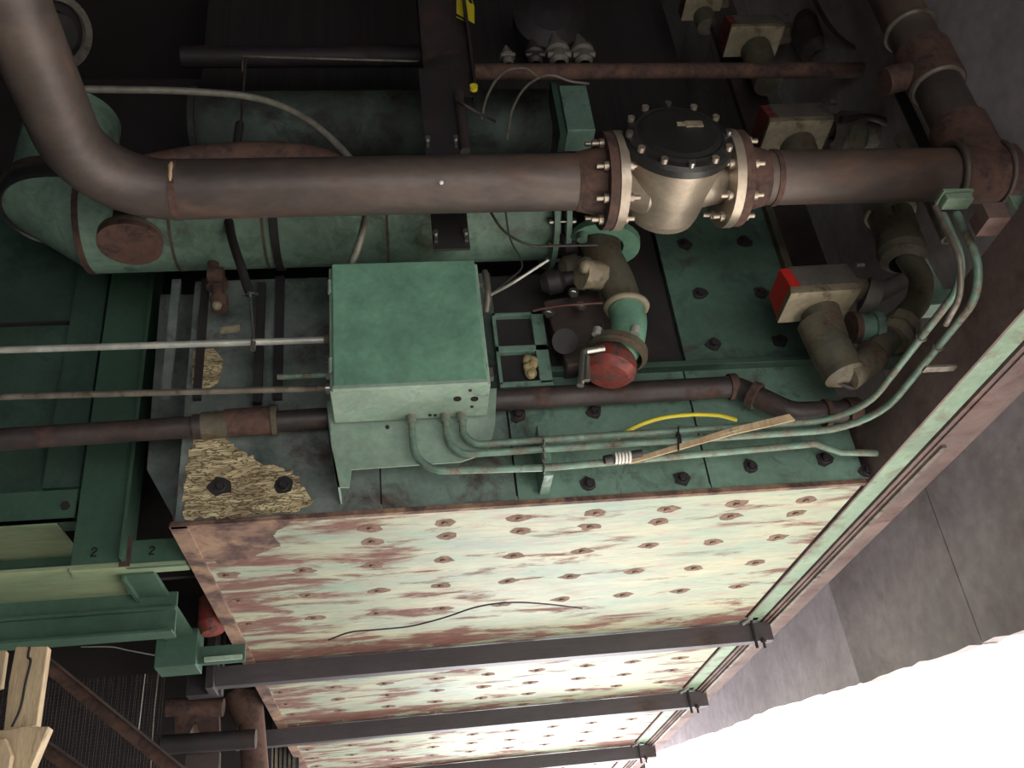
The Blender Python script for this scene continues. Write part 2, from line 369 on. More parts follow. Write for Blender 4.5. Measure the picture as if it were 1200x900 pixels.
for y in [6.3, CH[1]+.35, 7.05, 7.35, 7.65, 7.95, CH[2]+.4, 8.7, 9.0]:
    for x in COLX:
        if x < 1.7: underbolt(mb, x, y)
tag_far = mb.build('bolt', BM, furn); tag_far['kind'] = 'stuff'
for px, py in ((690, 568), (799, 561), (775, 559), (696, 483), (607, 487), (880, 547), (258, 571), (332, 570), (966, 538), (1016, 552),
               (802, 287), (872, 284), (820, 345), (892, 343), (836, 404), (914, 400)):
    p = P(px, py, Y=FY-(.01 if py < 430 else 0))
    if px == 775: continue
    mb = MB(); n = 10; r_ = .034 if px > 600 else .042
    ring = [p+V((math.cos(2*math.pi*k/n)*random.uniform(.75, 1.2)*r_, 0, math.sin(2*math.pi*k/n)*random.uniform(.7, 1.1)*r_)) for k in range(n)]
    mb.prism([q+V((0, -.006, 0)) for q in ring], (0, .007, 0)); mb.torus(p+V((0, -.006, 0)), (0, 1, 0), .018, .004, 14, 6); mb.bolt(p+V((0, -.005, 0)), (0, -1, 0), .013, .016)
    mb.build('front_bolt', DARK, furn)

# cross channels hung under the furnace
ends = ((-.95, 1.97), (-1.05, 1.99), (-.3, 2.0))
lab = ('dark steel channel crossing under the cream underside, nearest of the three', 'dark steel channel crossing under the furnace, middle of the three', 'dark steel channel crossing under the furnace, farthest, at the bottom of the photo')
for (x0, x1), y, lb in zip(ends, CH, lab):
    r = empty('cross_channel', lb, 'steel channel', ((x0+x1)/2, y, FZ-.12), 'channels crossing under the furnace')
    z1 = FZ-.012; z0 = z1-.098
    m_ = MB().box(x0, x1, y, y+.008, z0, z1).box(x0, x1, y+.008, y+.06, z0, z0+.008).box(x0, x1, y+.008, y+.06, z1-.008, z1)
    m_.build('channel', CHAN, r)
    if lb == lab[0]:
        MB().box(x0-.01, x0+.03, y-.06, y+.1, z0-.02, z1+.3).build('end_plate', DARK, r, .003)
    # clamp with J-bolts at the right hand end
    xb = 1.86
    MB().box(xb-.05, xb+.04, y-.05, y-.008, z1+.012, z1+.02).bar((xb-.05, y-.02, z1-.01), (xb+.01, y-.045, z1+.018), .03, .008).build('clamp_plate', GALV, r)
    MB().cyl((xb, y-.022, z0-.045), (xb, y-.022, z1+.05), .008, n=10).bolt((xb, y-.022, z1+.03), (0, 0, 1), .02, .018).box(xb-.035, xb+.035, y-.03, y-.014, z1+.044, z1+.056).build('hook_bolt', DARK, r)
    MB().cyl((xb+.045, y-.012, z0-.045), (xb+.045, y-.012, z0+.012), .007, n=10).bolt((xb+.045, y-.012, z0-.014), (0, 0, 1), .015, .012).build('bolt', DARK, r)

# right hand longitudinal beam
r = empty('side_beam', 'long brown and green steel beam running beside the furnace along the grey wall', 'steel beam', (1.9, 5, FZ))
MB().box(1.83, 1.84, 1.2, 9.4, FZ, FZ+.25).build('inner_web', BROWNW, r)
MB().box(1.84, 1.925, 1.2, 9.4, FZ, FZ+.012).build('lower_flange', STRIP, r)['label'] = 'pale green lower flange'
MB().box(1.93, 1.95, 1.2, 9.4, FZ-.01, FZ+.3).build('outer_web', BROWNW, r)
MB().box(1.965, 1.985, 2.9, 9.4, FZ-.03, FZ-.018).build('rail', CONDB, r)
MB().box(1.95, 2.08, 1.2, 9.4, FZ-.018, FZ+.0).build('outer_flange', BROWNW, r)
MB().box(2.05, 2.08, 1.2, 9.4, FZ, FZ+.22).build('outer_flange', BROWNW, r)
# upright column at the far right edge
c0 = P(1165, 235, Y=2.35)
r = empty('steel_column', 'brown and pale green upright steel column at the right edge beside the conduits', 'steel column', (1.9, 2.0, FZ+.36))
MB().box(1.76, 1.83, 1.98, 2.06, FZ+.25, P(1160, 232, Y=1.96).z).build('web', BROWNW, r)
MB().box(1.83, 1.97, 1.95, 1.965, FZ+.25, P(1180, 232, Y=1.96).z).build('flange', STRIP, r)

# green brackets between furnace and beam (right)
for k, (px, py, w, lb) in enumerate(((1085, 345, 110, 'green angle bracket right of the lower red-banded actuator'), (1045, 418, 90, 'short green bracket below the silver pipe union, just above the long conduits'))):
    a = P(px-10 if k == 0 else px-20, py+20 if k == 0 else py+8, Y=3.0); b = P(px+60, py+15 if k == 0 else py+5, Y=2.9)
    rr_ = empty('angle_bracket', lb, 'bracket', (a+b)/2)
    MB().bar(a, b, .10, .008).build('shelf_leg', BOXL, rr_); MB().bar(a+V((0, -.05, .03)), b+V((0, -.05, .03)), .008, .06).build('face_leg', GREEN, rr_)
    if k == 0: MB().bar(P(1078, 300, Y=2.95), P(1112, 365, Y=2.95), .045, .01, (0, 1, 0)).build('upright', BOXL, rr_)

# ------------------------------------------------------------------ electrical box on its bracket
BY0, BY1 = 2.8, 3.04
bx0, bx1 = -.19, .34; bz0, bz1 = 3.352, 3.895
box = empty('electrical_enclosure', 'large mint green steel electrical box with closed door in the centre', 'electrical box', ((bx0+bx1)/2, (BY0+BY1)/2, bz0))
mb = MB(); mb.box(bx0-.012, bx1+.012, BY0+.025, BY1, bz0, bz1).build('housing', BOXL, box, .004)
door = MB().box(bx0, bx1, BY0, BY0+.02, bz0+.005, bz1).build('door', BOXG, box, .006)
MB().box(bx0, bx1, BY0-.003, BY0+.015, bz0-.006, bz0+.006).build('door_lip', BOXL, door)
for z in (bz0+.1, bz1-.1):
    MB().cyl((bx0-.008, BY0+.012, z-.03), (bx0-.008, BY0+.012, z+.03), .008, n=10).build('hinge', BOXL, door)
for px in (536, 556):
    p = P(px, 467, Z=bz0)
    MB().cyl(p+V((0, 0, .001)), p-V((0, 0, .004)), .014, n=14).build('hole_shade_disc', BLACK, box)  # black disc drawn for the dark inside of an open hole
for px, py in ((551, 457), (553, 476), (510, 486), (504, 486)):
    p = P(px, py, Z=bz0); MB().bolt(p+V((0, 0, .001)), (0, 0, -1), .006, .006, 8).build('screw', DARK, box)
for z in (3.84, 3.42):
    MB().box(bx1+.012, bx1+.03, BY0+.05, BY0+.08, z-.02, z+.02).build('latch', CHROME, box)
# mounting bracket below the box
br = empty('mounting_bracket', 'pale green folded plate bracket carrying the electrical box from below', 'bracket', (.07, 3.1, 3.13))
by = 3.06
a = [P(383, 470, Y=by), P(582, 455, Y=by), P(580, 500, Y=by), P(572, 530, Y=by), P(540, 541, Y=by), P(412, 550, Y=by), P(409, 571, Y=by), P(396, 571, Y=by), P(386, 520, Y=by)]
MB().prism(a, (0, .008, 0)).build('face_plate', BOXL, br)
MB().prism([P(396, 571, Y=by), P(386, 520, Y=by), P(383, 470, Y=by), P(383, 470, Y=by)+V((0, .14, 0)), P(386, 520, Y=by)+V((0, .14, 0)), P(396, 571, Y=by)+V((0, .14, 0))], (.007, 0, 0)).build('side_plate', BOXL, br)
for px, py in ((454, 490), (454, 501)):
    p = P(px, py, Y=by); MB().bolt(p, (0, -1, 0), .008, .006).build('screw', DARK, br)
# conduits out of the bottom of the box
def conduit(name, label, pts, r, m, rf, group=None, couplings=(), cat='conduit'):
    root = empty(name, label, cat, V(pts[0]), group)
    MB().tube(fillet(pts, rf), r, 10).build('pipe', m, root)
    for c, ax in couplings:
        MB().cyl(V(c)-V(ax).normalized()*.02, V(c)+V(ax).normalized()*.02, r*1.35, n=12).build('coupling', m, root)
    return root
yc = 3.015
def conn(px, label, pyd, endpts, rfs, group):
    top = P(px, 487, Y=yc); top.z = bz0+.002
    pts = [top, P(px, pyd, Y=yc)]+endpts
    pts[1].x = top.x
    root = conduit('conduit', label, pts, .0135, CONDG, rfs, group, [(top-V((0, 0, .012)), (0, 0, 1))])
    return root
grp = 'green conduits from the electrical box'
Xr = 1.77
conn(482, 'lowest of the three green conduits leaving the bottom of the electrical box', 553,
     [P(640, 548, Y=yc), P(880, 527, Y=yc+.06), P(955, 520, Y=yc+.06), P(985, 530, Y=yc+.08), P(1035, 531, Y=yc+.08)], [.13, .1, .1, .05, .05], grp)
zB = P(1000, 502, Y=yc).z; zC = P(1000, 491, Y=yc).z
def run(px, pyd, X, z, ytop, z_end):
    s = P(px, pyd, Y=yc)
    return [V((X, yc, z)), V((X, ytop, z)), V((X, ytop, z_end))]
yt = P(1160, 345, X=1.8).y
conn(522, 'middle green conduit from the electrical box, bending up at the right beside the beam', 534, run(522, 534, 1.80, zB, P(1165, 345, X=1.8).y, P(1128, 240, X=1.8).z), [.10, .22, .16], grp)
conn(541, 'topmost green conduit from the electrical box, bending up at the right beside the beam', 522, run(541, 522, 1.755, zC, P(1147, 345, X=1.755).y, P(1112, 240, X=1.755).z), [.09, .2, .16], grp)
# grey thinner bent conduit inside the pair
conduit('conduit', 'thin bare curved conduit just inside the pair rising by the beam', [P(1096, 242, X=1.70), P(1124, 300, X=1.70), P(1127, 345, X=1.70), P(1108, 380, X=1.72)], .010, CONDB, .1)
q = P(1122, 236, X=1.78); jf = empty('conduit_fitting', 'small pale green fitting where the two rising conduits end below the thick pipe', 'fitting', q)
MB().box(q.x-.045, q.x+.045, q.y-.02, q.y+.03, q.z-.01, q.z+.02).build('body', STRIP, jf, .006); MB().box(q.x-.05, q.x+.05, q.y-.025, q.y+.035, q.z+.02, q.z+.03).build('lid', STRIP, jf)
# conduit strut clamps
for px, lb in ((637, 'steel strut clamp holding the three green conduits right of the electrical box'), (1062, 'steel strut clamp across the conduits at the bend near the beam')):
    if px == 637:
        r = empty('conduit_clamp', lb, 'pipe clamp', P(px, 560, Y=3.1))
        MB().box(P(px, 520, Y=3.05).x-.018, P(px, 520, Y=3.05).x+.018, 3.035, 3.195, P(px, 560, Y=3.05).z, P(px, 500, Y=3.05).z).build('strut', GREEN, r, .003)
        for py in (521, 532, 549):
            p = P(px, py, Y=yc); MB().torus(p, (1, 0, 0), .016, .004, 14, 6).bolt(p+V((0, -.012, .02)), (0, -1, 0), .006, .01).build('pipe_strap', CONDB, r)
    else:
        p = P(1100, 425, X=1.78); r = empty('conduit_clamp', lb, 'pipe clamp', p)
        MB().bar(V((1.72, p.y, p.z-.022)), V((1.83, p.y, p.z-.022)), .03, .008).build('strap', CONDB, r)
        for x, z in ((1.755, zC), (1.80, zB)): MB().torus((x, p.y, z), (0, 1, 0), .016, .004, 14, 6).build('ring', CONDB, r)
# short open pipe end hanging at right
a, b = P(1055, 160, Y=2.75), P(1112, 280, Y=2.75)
r = empty('pipe_stub', 'open-ended grey pipe stub pointing down left of the rising conduits', 'pipe', b)
MB().lathe(a, b-a, [(0, .03), ((b-a).length, .03), ((b-a).length, .021), ((b-a).length-.1, .021), ((b-a).length-.1, .0001)], 18).build('pipe', CONDB, r)
MB().torus(b, b-a, .0265, .005, 18, 6).build('rim', CONDB, r)

# ------------------------------------------------------------------ straight conduits left of the box
def straight(label, a, b, r, m, group=None, name='conduit', con=None, cat='conduit'):
    root = empty(name, label, cat, a, group)
    MB().cyl(a, b, r, n=14).build('pipe', m, root)
    if con is not None:
        MB().cyl(b-(b-a).normalized()*.0, b+(b-a).normalized()*.03, r*1.5, n=12).build('connector', con, root)
        MB().cyl(b-(b-a).normalized()*.012, b+(b-a).normalized()*.004, r*1.75, n=6).build('lock_nut', con, root)
    return root
a = P(-40, 411.5, Y=2.9); b = P(378, 398.5, Y=2.9); b.x = bx0-.025; straight('bright galvanised straight conduit entering the left side of the electrical box', a, b, .0125, GALV, con=OLIVE)
a = P(-40, 466, Y=2.92); b = P(384, 455, Y=2.92); b.x = bx0-.02; straight('dull grey straight conduit entering the box below the bright one', a, b, .0115, CONDB, con=CHROME)
a = P(325, 442, Y=3.08); b = P(386, 439, Y=3.08); straight('short green conduit between the bright and dull ones beside the box', a, b, .011, CONDG, con=CONDG)
# low rusty pipe, left part
def pipe_run(label, pts, r, m, rf, name='rusty_pipe', rings=(), caps=True):
    root = empty(name, label, 'pipe', V(pts[0])); MB().tube(fillet(pts, rf), r, 18).build('pipe', m, root)
    for c, ax, rr, ln, mm in rings:
        MB().cyl(V(c)-V(ax).normalized()*ln/2, V(c)+V(ax).normalized()*ln/2, rr, n=18).build('coupling', mm, root, .002)
    return root
yp = 3.12
l0, l1 = P(-30, 517, Y=yp), P(384, 490, Y=yp); ax = l1-l0
pl = lambda t: l0+ax*t
pipe_run('dark brown pipe running left from behind the electrical box bracket past the green column', [l0, l1], .04, DPIPE, .1,
         rings=[(P(232, 500, Y=yp), ax, .047, .03, DPIPE), (P(252, 498, Y=yp), ax, .05, .09, OLIVE), (P(292, 494, Y=yp), ax, .052, .17, RUST), (P(322, 492, Y=yp), ax, .058, .02, OLIVE)])
r0, r1 = P(560, 470, Y=yp), P(862, 453, Y=yp)
r2 = P(928, 484, Y=yp-.06); r3 = P(1006, 482, Y=yp-.06)
pipe_run('dark rusty pipe running right from behind the electrical box and stepping down near the actuators', [r0, r1, r2, r3], .043, DPIPE, .09,
         rings=[(P(858, 453, Y=yp), r1-r0, .052, .03, RUST), (P(884, 463, Y=yp-.03), r2-r1, .054, .03, RUST), (P(968, 484, Y=yp-.06), (1, 0, 0), .055, .02, RUST), (P(998, 483, Y=yp-.06), (1, 0, 0), .058, .05, RUST)])
# cream edge line / angle above pipe
a, b = P(600, 478, Y=3.17), P(858, 459, Y=3.17)
tag(MB().bar(a, b, .03, .006).build('angle_strip', BOXL), 'thin pale green steel strip along the underside of the dark rusty pipe', 'metal strip')

# ------------------------------------------------------------------ main pipe with strainer
MY = 2.4; mz = P(300, 219, Y=MY).z; mr = .098
mz1 = P(1000, 208, Y=MY).z; mzm = (mz+mz1)/2
mainp = empty('gas_pipe', 'thick rusty horizontal pipe across the top, bending towards the viewer at left', 'pipe', (0, MY, mzm-mr))
xl = P(700, 208, Y=MY).x; xr = P(872, 208, Y=MY).x
pts = fillet([V((xl, MY, mzm)), V((-.935, MY, mzm)), V((-.935, .9, mzm))], .27, 14)
MB().tube(pts, mr, 32).build('pipe', RUSTP, mainp)
xe = P(1148, 200, Y=MY).x
MB().cyl((xr, MY, mzm), (xe, MY, mzm), mr*.98, n=32).build('pipe', RUSTP, mainp)
for x, w in ((-.66, .012), (P(872, 205, Y=MY).x+.1, .01)):
    MB().cyl((x-w, MY, mzm), (x+w, MY, mzm), mr*1.025, n=32).build('weld_bead', RUST, mainp)
p = P(158, 210, Y=MY-mr); 
MB().tube([V((-.66, MY+math.sin(t)*mr*1.02, mzm+math.cos(t)*mr*1.02)) for t in (-1.3, -1.5, -1.7, -1.9, -2.05)], [.004, .009, .006, .007, .003], 6).build('paint_drip', WOOD, mainp)['label'] = 'cream drip'
MB().sphere(P(517, 214, Y=MY-mr), .008, 10, 6).build('paint_dot', WHITE, mainp)
# tee at right end and elbow
tee = empty('pipe_tee', 'rusty pipe tee and riser at the upper right joining the horizontal pipe', 'pipe', (xe, MY, mzm-.12))
MB().cyl((xe-.12, MY, mzm), (min(xe+.5, WX-.01), MY, mzm), mr*1.1, n=30).build('tee_body', RUST, tee)
MB().torus((xe-.12, MY, mzm), (1, 0, 0), mr*1.12, .014, 30).build('bead', RUSTP, tee)
MB().torus((xe+.06, MY, mzm), (1, 0, 0), mr*1.16, .01, 30).build('bead', RUSTP, tee)
MB().cyl((xe, MY, mzm), (xe, MY, mzm+.24), mr*1.1, n=30).build('tee_branch', RUST, tee)
MB().cyl((xe, MY, mzm+.2), (xe, MY, mzm+.5), mr*.92, n=30).build('riser', RUSTP, tee)
MB().torus((xe, MY, mzm+.47), (0, 0, 1), mr*.95, .012, 30).build('bead', CONDB, tee)
MB().cyl((xe, MY, mzm+.47), (xe, MY, mzm+.66), mr*1.12, n=30).build('collar', RUST, tee)
MB().cyl((xe, MY, mzm+.64), (xe, MY, mzm+1.4), mr*.95, n=30).build('riser', RUSTP, tee)
MB().torus((xe, MY, mzm+.8), (0, 0, 1), mr*1.0, .012, 30).build('bead', CONDB, tee)
MB().cyl((xe-.02, MY, mzm+.56), (xe-.2, MY+.02, mzm+.52), .055, n=20).build('side_branch', RUST, tee)

# strainer
cx = P(782, 205, Y=MY).x
st = empty('basket_strainer', 'silver flanged strainer with a round black cover bolted in the thick pipe', 'strainer', (cx, MY, mzm-.17))
fr = .172
for sgn, x, nm in ((-1, P(719, 208, Y=MY).x, 0), (1, P(849, 208, Y=MY).x, 1)):
    fl_ = MB().lathe((x, MY, mzm), (1, 0, 0), [(-.016, .09), (-.016, fr), (.016, fr), (.016, .09)], 36); fl_ = fl_.build('flange', SILV, st, .003)
    xo = x+sgn*.034
    mb_ = MB().lathe((xo, MY, mzm), (1, 0, 0), [(-.016, .09), (-.016, fr*.98), (.016, fr*.98), (.016, .09)], 36)
    mb_.lathe((xo+sgn*.016, MY, mzm), (sgn, 0, 0), [(0, .125), (.04, .112), (.09, .1)], 30)
    mb_.build('companion_flange', RUST, st, .003)['label'] = 'rust brown companion flange'
    for k in range(8):
        a_ = 2*math.pi*(k+.5)/8; c = V((x, MY+math.cos(a_)*fr*.8, mzm+math.sin(a_)*fr*.8))
        b_ = MB(); b_.cyl(c-V((.075, 0, 0))+V((sgn*.017, 0, 0)), c+V((.075, 0, 0))+V((sgn*.017, 0, 0)), .009, n=8)
        for q in (-.05, .036): b_.bolt(c+V((q+sgn*.017, 0, 0)), (1, 0, 0), .018, .016)
        b_.build('flange_bolt', SILV, fl_)
# necks, body with horizontal axis pointing at viewer, ends behind lower
tilt = V((0, 1, -.16)).normalized()
bc = V((cx, MY, mzm))
MB().lathe((P(719, 208, Y=MY).x, MY, mzm), (1, 0, 0), [(0, .085), (.04, .09), (.1, .12), (.2, .12), (P(849, 208, Y=MY).x-P(719, 208, Y=MY).x-.04, .09), (P(849, 208, Y=MY).x-P(719, 208, Y=MY).x, .085)], 30).build('neck', SILV, st)
cf = bc-tilt*.155
MB().lathe(cf, tilt, [(0, .175), (.03, .172), (.12, .155), (.27, .13), (.3, .12), (.315, .085), (.32, .0001)], 44).build('body', SILV, st)
MB().lathe(cf, -tilt, [(-.012, .168), (-.012, .188), (.014, .188), (.028, .178), (.034, .16)], 44).build('cover_rim', BLACKM, st)['label'] = 'dark polished rim'
cov = MB().lathe(cf-tilt*.034, -tilt, [(0, .161), (.006, .150), (.004, .143), (.012, .125), (.016, .0001)], 44).build('cover', BLACKM, st); cov['label'] = 'black round cover'
_, u, w = frame(tilt)
for k in range(12):
    a_ = 2*math.pi*k/12; c = cf-tilt*.028+(u*math.cos(a_)+w*math.sin(a_))*.172
    MB().bolt(c, -tilt, .013, .018).build('cover_bolt', SILV if k % 3 else CHROME, cov)
up_ = V((0, .16, 1)).normalized(); q = cf-tilt*.052+V((.055, 0, 0))+up_*.03
MB().obox(q, V((.03, 0, 0)), up_*.015, tilt*.003).bar(q-V((.06, 0, 0)), q-V((.03, 0, 0)), .006, .016).build('name_tag', CREAMB, cov)['label'] = 'pale metal tag'

# ------------------------------------------------------------------ big green duct
DY, dr = 3.25, .2
dz = P(300, 336, Y=3.13).z + .06 + dr
dy0 = 3.02
duct = empty('air_duct', 'big round mint green duct with a mitred left end behind the thick rusty pipe', 'duct', (-.2, dy0, dz-dr))
DY = dy0
xm = P(100, 300, Y=DY).x; xd1 = P(655, 290, Y=DY).x
# mitred elbow: three segments from horizontal to upward / left
MB().cyl((xm, DY, dz), (xd1, DY, dz), dr, n=40).build('duct_body', DUCTG, duct)
e1 = V((xm, DY, dz)); e2 = e1+V((-.17, 0, .15)); e3 = e2+V((-.03, 0, .1))
e3 = P(57, 300, Y=DY); e3.z = e1.z+.05; e4 = P(66, 186, Y=DY-dr); e5 = P(82, 100, Y=DY-dr); e1.y = DY
mb = MB(); zc_ = e1.z+.07; nn = 40; vs = []
for k in range(nn):
    t = 2*math.pi*k/nn
    vs += [V((e1.x+.005, DY+math.sin(t)*dr, e1.z-math.cos(t)*dr)), V((e3.x-math.cos(t)*dr, DY+math.sin(t)*dr, zc_))]
mb.add(vs, [(2*k, 2*((k+1) % nn), 2*((k+1) % nn)+1, 2*k+1) for k in range(nn)], True)
mb.build('mitre_elbow', DUCTG, duct)
zz0, zz1 = e1.z+.055, e4.z; xe_ = e3.x
MB().cyl((xe_, DY, zz1-.03), (xe_, DY, zz1), dr*1.1, n=36).build('flange', DPIPE, duct)
hb = zz1-zz0-.06
hb = zz1-zz0-.03
MB().lathe((xe_, DY, zz0), (0, 0, 1), [(0, dr*1.03)]+[(hb*(k+1)/12, dr*(1.06 if k % 2 else .995)) for k in range(11)]+[(hb, dr)], 40).build('rubber_bellows', plain('black_rubber', (38, 37, 38), .35), duct)['label'] = 'black rubber bellows'
MB().cyl((xe_, DY, zz1), (xe_, DY, e5.z), dr*.95, n=36).build('upper_section', DUCTG, duct)
for px in (206, 312, 455):
    x = P(px, 300, Y=DY).x
    MB().cyl((x-.006, DY, dz), (x+.006, DY, dz), dr*1.012, n=40).build('weld_seam', OLIVE, duct)
MB().cyl((xm-.012, DY, dz), (xm+.012, DY, dz), dr*1.015, n=40).build('rusty_seam', RUST, duct)
x = P(645, 290, Y=DY).x
for dx in (0, .05):
    MB().cyl((x+dx, DY, dz), (x+dx+.022, DY, dz), dr*1.22, n=36).build('flange', DUCTG, duct, .003)
for k in range(14):
    a_ = 2*math.pi*k/14; c = V((x-.02, DY+math.cos(a_)*dr*1.12, dz+math.sin(a_)*dr*1.12))
    MB().cyl(c, c+V((.11, 0, 0)), .008, n=8).bolt(c, (1, 0, 0), .016, .014).bolt(c+V((.095, 0, 0)), (1, 0, 0), .016, .014).build('flange_bolt', CHROME if k % 2 else OLIVE, duct)
x2 = x+.08
MB().lathe((x2, DY, dz), (1, 0, 0), [(0, dr*.9), (.1, dr*.55), (.22, dr*.5)], 30).build('reducer', DARK, duct)
# black band straps
def strap_at(px, label, w=.05):
    x = P(px, 290, Y=DY-dr).x; r = empty('duct_strap', label, 'strap', (x, DY-dr, dz-dr), 'dark straps round the green duct')
    MB().lathe((x-w/2, DY, dz), (1, 0, 0), [(0, dr+.002), (0, dr+.012), (w, dr+.012), (w, dr+.002)], 40).build('band', DARK, r)
    return r
strap_at(317, 'dark strap around the green duct left of the electrical box', .03)
# second duct higher and further
d2 = empty('upper_duct', 'dim dusty green duct above and behind the thick rusty pipe', 'duct', (.3, 3.5, 4.9))
a, b = P(232, 152, Y=3.5), P(640, 150, Y=3.5); a.z = b.z = (a.z+b.z)/2
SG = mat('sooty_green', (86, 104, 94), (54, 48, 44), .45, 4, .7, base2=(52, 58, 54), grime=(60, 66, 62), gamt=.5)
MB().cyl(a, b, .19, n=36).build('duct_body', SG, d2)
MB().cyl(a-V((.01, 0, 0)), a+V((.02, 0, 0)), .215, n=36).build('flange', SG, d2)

# capped stub in front of the duct
cc = P(152, 287, Z=P(152, 287, Y=2.72).z)
cs = empty('capped_pipe', 'rusty round blind flange closing a short pipe, seen from below, left', 'blind flange', cc)
MB().cyl(cc, cc+V((0, 0, .022)), .112, n=36).build('blind_flange', RUST, cs, .003)
MB().cyl(cc+V((0, 0, .022)), cc+V((0, 0, .04)), .112, n=36).cyl(cc+V((-.02, .02, .04)), cc+V((-.02, .02, .3)), .058, n=24).build('pipe', OLIVE, cs)

# dark hanger post from the top centre with yellow black sticker, ends behind box
HY = 2.74
ho = empty('hanger_post', 'dark upright steel channel from the top edge with a yellow and black sticker', 'steel post', P(530, 300, Y=HY))
xa, xb = P(494, 60, Y=HY+.12).x, P(552, 60, Y=HY+.12).x
zt = 6.2; zb = P(525, 110, Y=HY+.12).z
MB().box(xa, xa+.012, HY+.08, HY+.2, zb, zt).box(xb-.012, xb, HY+.08, HY+.2, zb, zt).box(xa+.012, xb-.012, HY+.13, HY+.14, zb, zt).build('channel', DPIPE, ho)
xs0, xs1 = P(507, 280, Y=HY).x, P(550, 280, Y=HY).x
MB().box(xs0, xs1, HY, HY+.012, 3.9, zb+.02).build('flat_bar', DARK, ho)
for z in (P(517, 275, Y=HY).z, P(495, 165, Y=HY).z):
    for x in (xs0+.012, xs1-.012):
        MB().bolt((x, HY, z), (0, -1, 0), .012, .02).box(x-.006, x+.006, HY-.012, HY-.0, z-.04, z+.01).build('bolt', CHROME, ho)
MB().cyl((xs1+.02, HY-.01, P(530, 180, Y=HY).z), (xs1+.02, HY-.01, P(530, 110, Y=HY).z), .02, n=14).build('clevis', DPIPE, ho)
ysk = HY+.128
sp = lambda px, py: P(px, py, Y=ysk)
MB().prism([sp(535, -12), sp(549, -12), sp(556, 8), sp(556, 30), sp(535, 20)], (0, .001, 0)).build('warning_sticker', YELS, ho)['label'] = 'yellow and black sticker'
MB().prism([sp(545, -8), sp(550, -8), sp(554, 5), sp(550, 3)], (0, -.001, 0)).build('sticker_mark', BLACK, ho)
MB().prism([sp(535, 19), sp(541, 22), sp(552, 30), sp(556, 31), sp(556, 28), sp(547, 23), sp(535, 16)], (0, -.001, 0)).build('sticker_mark', BLACK, ho)
tag(MB().cyl(P(555, 105, Y=2.75), P(555, 105, Y=2.75)+V((.0, -.02, 0)), .017, n=12).build('plastic_plug', YEL), 'small yellow plug beside the foot of the dark upright channel', 'plug')

# thin hanger rod that holds the bright conduit
a = P(288, 68, Y=2.88); b = P(272, 235, Y=2.88); c = P(293, 345, Y=2.88); d = P(297, 398, Y=2.88)
hr = empty('hanger_rod', 'slim dark rod descending to a clamp on the bright galvanised conduit', 'hanger', d)
MB().tube([a, P(282, 150, Y=2.88)], .006, 8).build('thin_rod', DPIPE, hr)
MB().tube(spline([P(281, 145, Y=2.88), P(268, 250, Y=2.88), P(285, 320, Y=2.88), c]), .018, 10).build('rod', DARK, hr)
MB().tube([c, d], .005, 8).bolt(c+V((0, 0, -.004)), (0, 0, 1), .016, .014).bar(c+V((-.03, 0, 0)), c+V((.03, 0, 0)), .01, .008).build('threaded_rod', CHROME, hr)
MB().torus(P(297, 401, Y=2.9), (1, 0, 0), .018, .005, 16, 6).bolt(P(297, 401, Y=2.88), (0, 0, -1), .01, .035).build('clamp', CHROME, hr)
# strut behind it continuing downward
x = P(301, 430, Y=3.13).x
tag(MB().box(x-.012, x+.02, 3.135, 3.16, P(300, 470, Y=3.13).z, P(300, 330, Y=3.13).z).build('flat_bar', DARK), 'dark vertical flat bar on the grey plate behind the conduit clamp', 'steel bar')

# small valve with pressure fitting, left of rod
vp = P(250, 345, Y=3.05)
vv = empty('drain_valve', 'small rusty drain valve hanging under the green duct above a pale tag', 'valve', P(262, 390, Y=3.05))
MB().lathe(P(252, 322, Y=3.05), P(262, 385, Y=3.05)-P(252, 322, Y=3.05), [(-.12, .022), (0, .022), (0, .03), (.03, .03), (.03, .042), (.06, .042), (.06, .024), (.12, .024), (.12, .036), (.17, .032), (.17, .0001)], 14).build('valve_body', RUST, vv)
MB().cyl(P(244, 322, Y=3.0), P(262, 322, Y=3.0), .03, n=8).build('handle', RUST, vv)
MB().sphere(P(254, 358, Y=3.02), .02, 10, 8).build('packing_nut', CREAMB, vv)
q = P(270, 386, Y=3.04); MB().obox(q, V((.035, 0, .004)), V((0, .006, 0)), V((0, 0, .012))).build('tag', CREAMB, vv)

# grey flexible conduit arching over
pts = [P(60, 104, Y=2.62), P(130, 105, Y=2.64), P(220, 107, Y=2.66), P(300, 115, Y=2.68), P(355, 137, Y=2.70), P(398, 172, Y=2.71), P(422, 205, Y=2.72), P(430, 240, Y=2.74), P(424, 275, Y=2.76), P(412, 310, Y=2.84)]
fc = MB().tube(spline(pts), .0145, 12).build('flexible_conduit', CABG)
tag(fc, 'grey flexible conduit arching from upper left down to the top of the electrical box', 'flexible conduit')
# upper left gauge / flange ring
ug = empty('motor_flange', 'dark round housing with a pale bolted ring in the upper left corner', 'flange', P(80, 60, Y=3.0))
fcn = P(52, 34, Y=3.0); axf = V((.62, -.35, -.7)).normalized()
MB().lathe(fcn-axf*.1, axf, [(0, .12), (.02, .15), (.16, .15), (.17, .1), (.24, .09), (.24, .0001)], 30).build('housing', DARK, ug)
MB().torus(fcn+axf*.06, axf, .155, .007, 36).build('inner_ring', CREAMB, ug)
MB().lathe(fcn+axf*.085, axf, [(0, .14), (0, .172), (.025, .172), (.025, .14)], 36).build('bolt_ring', GREYB, ug)
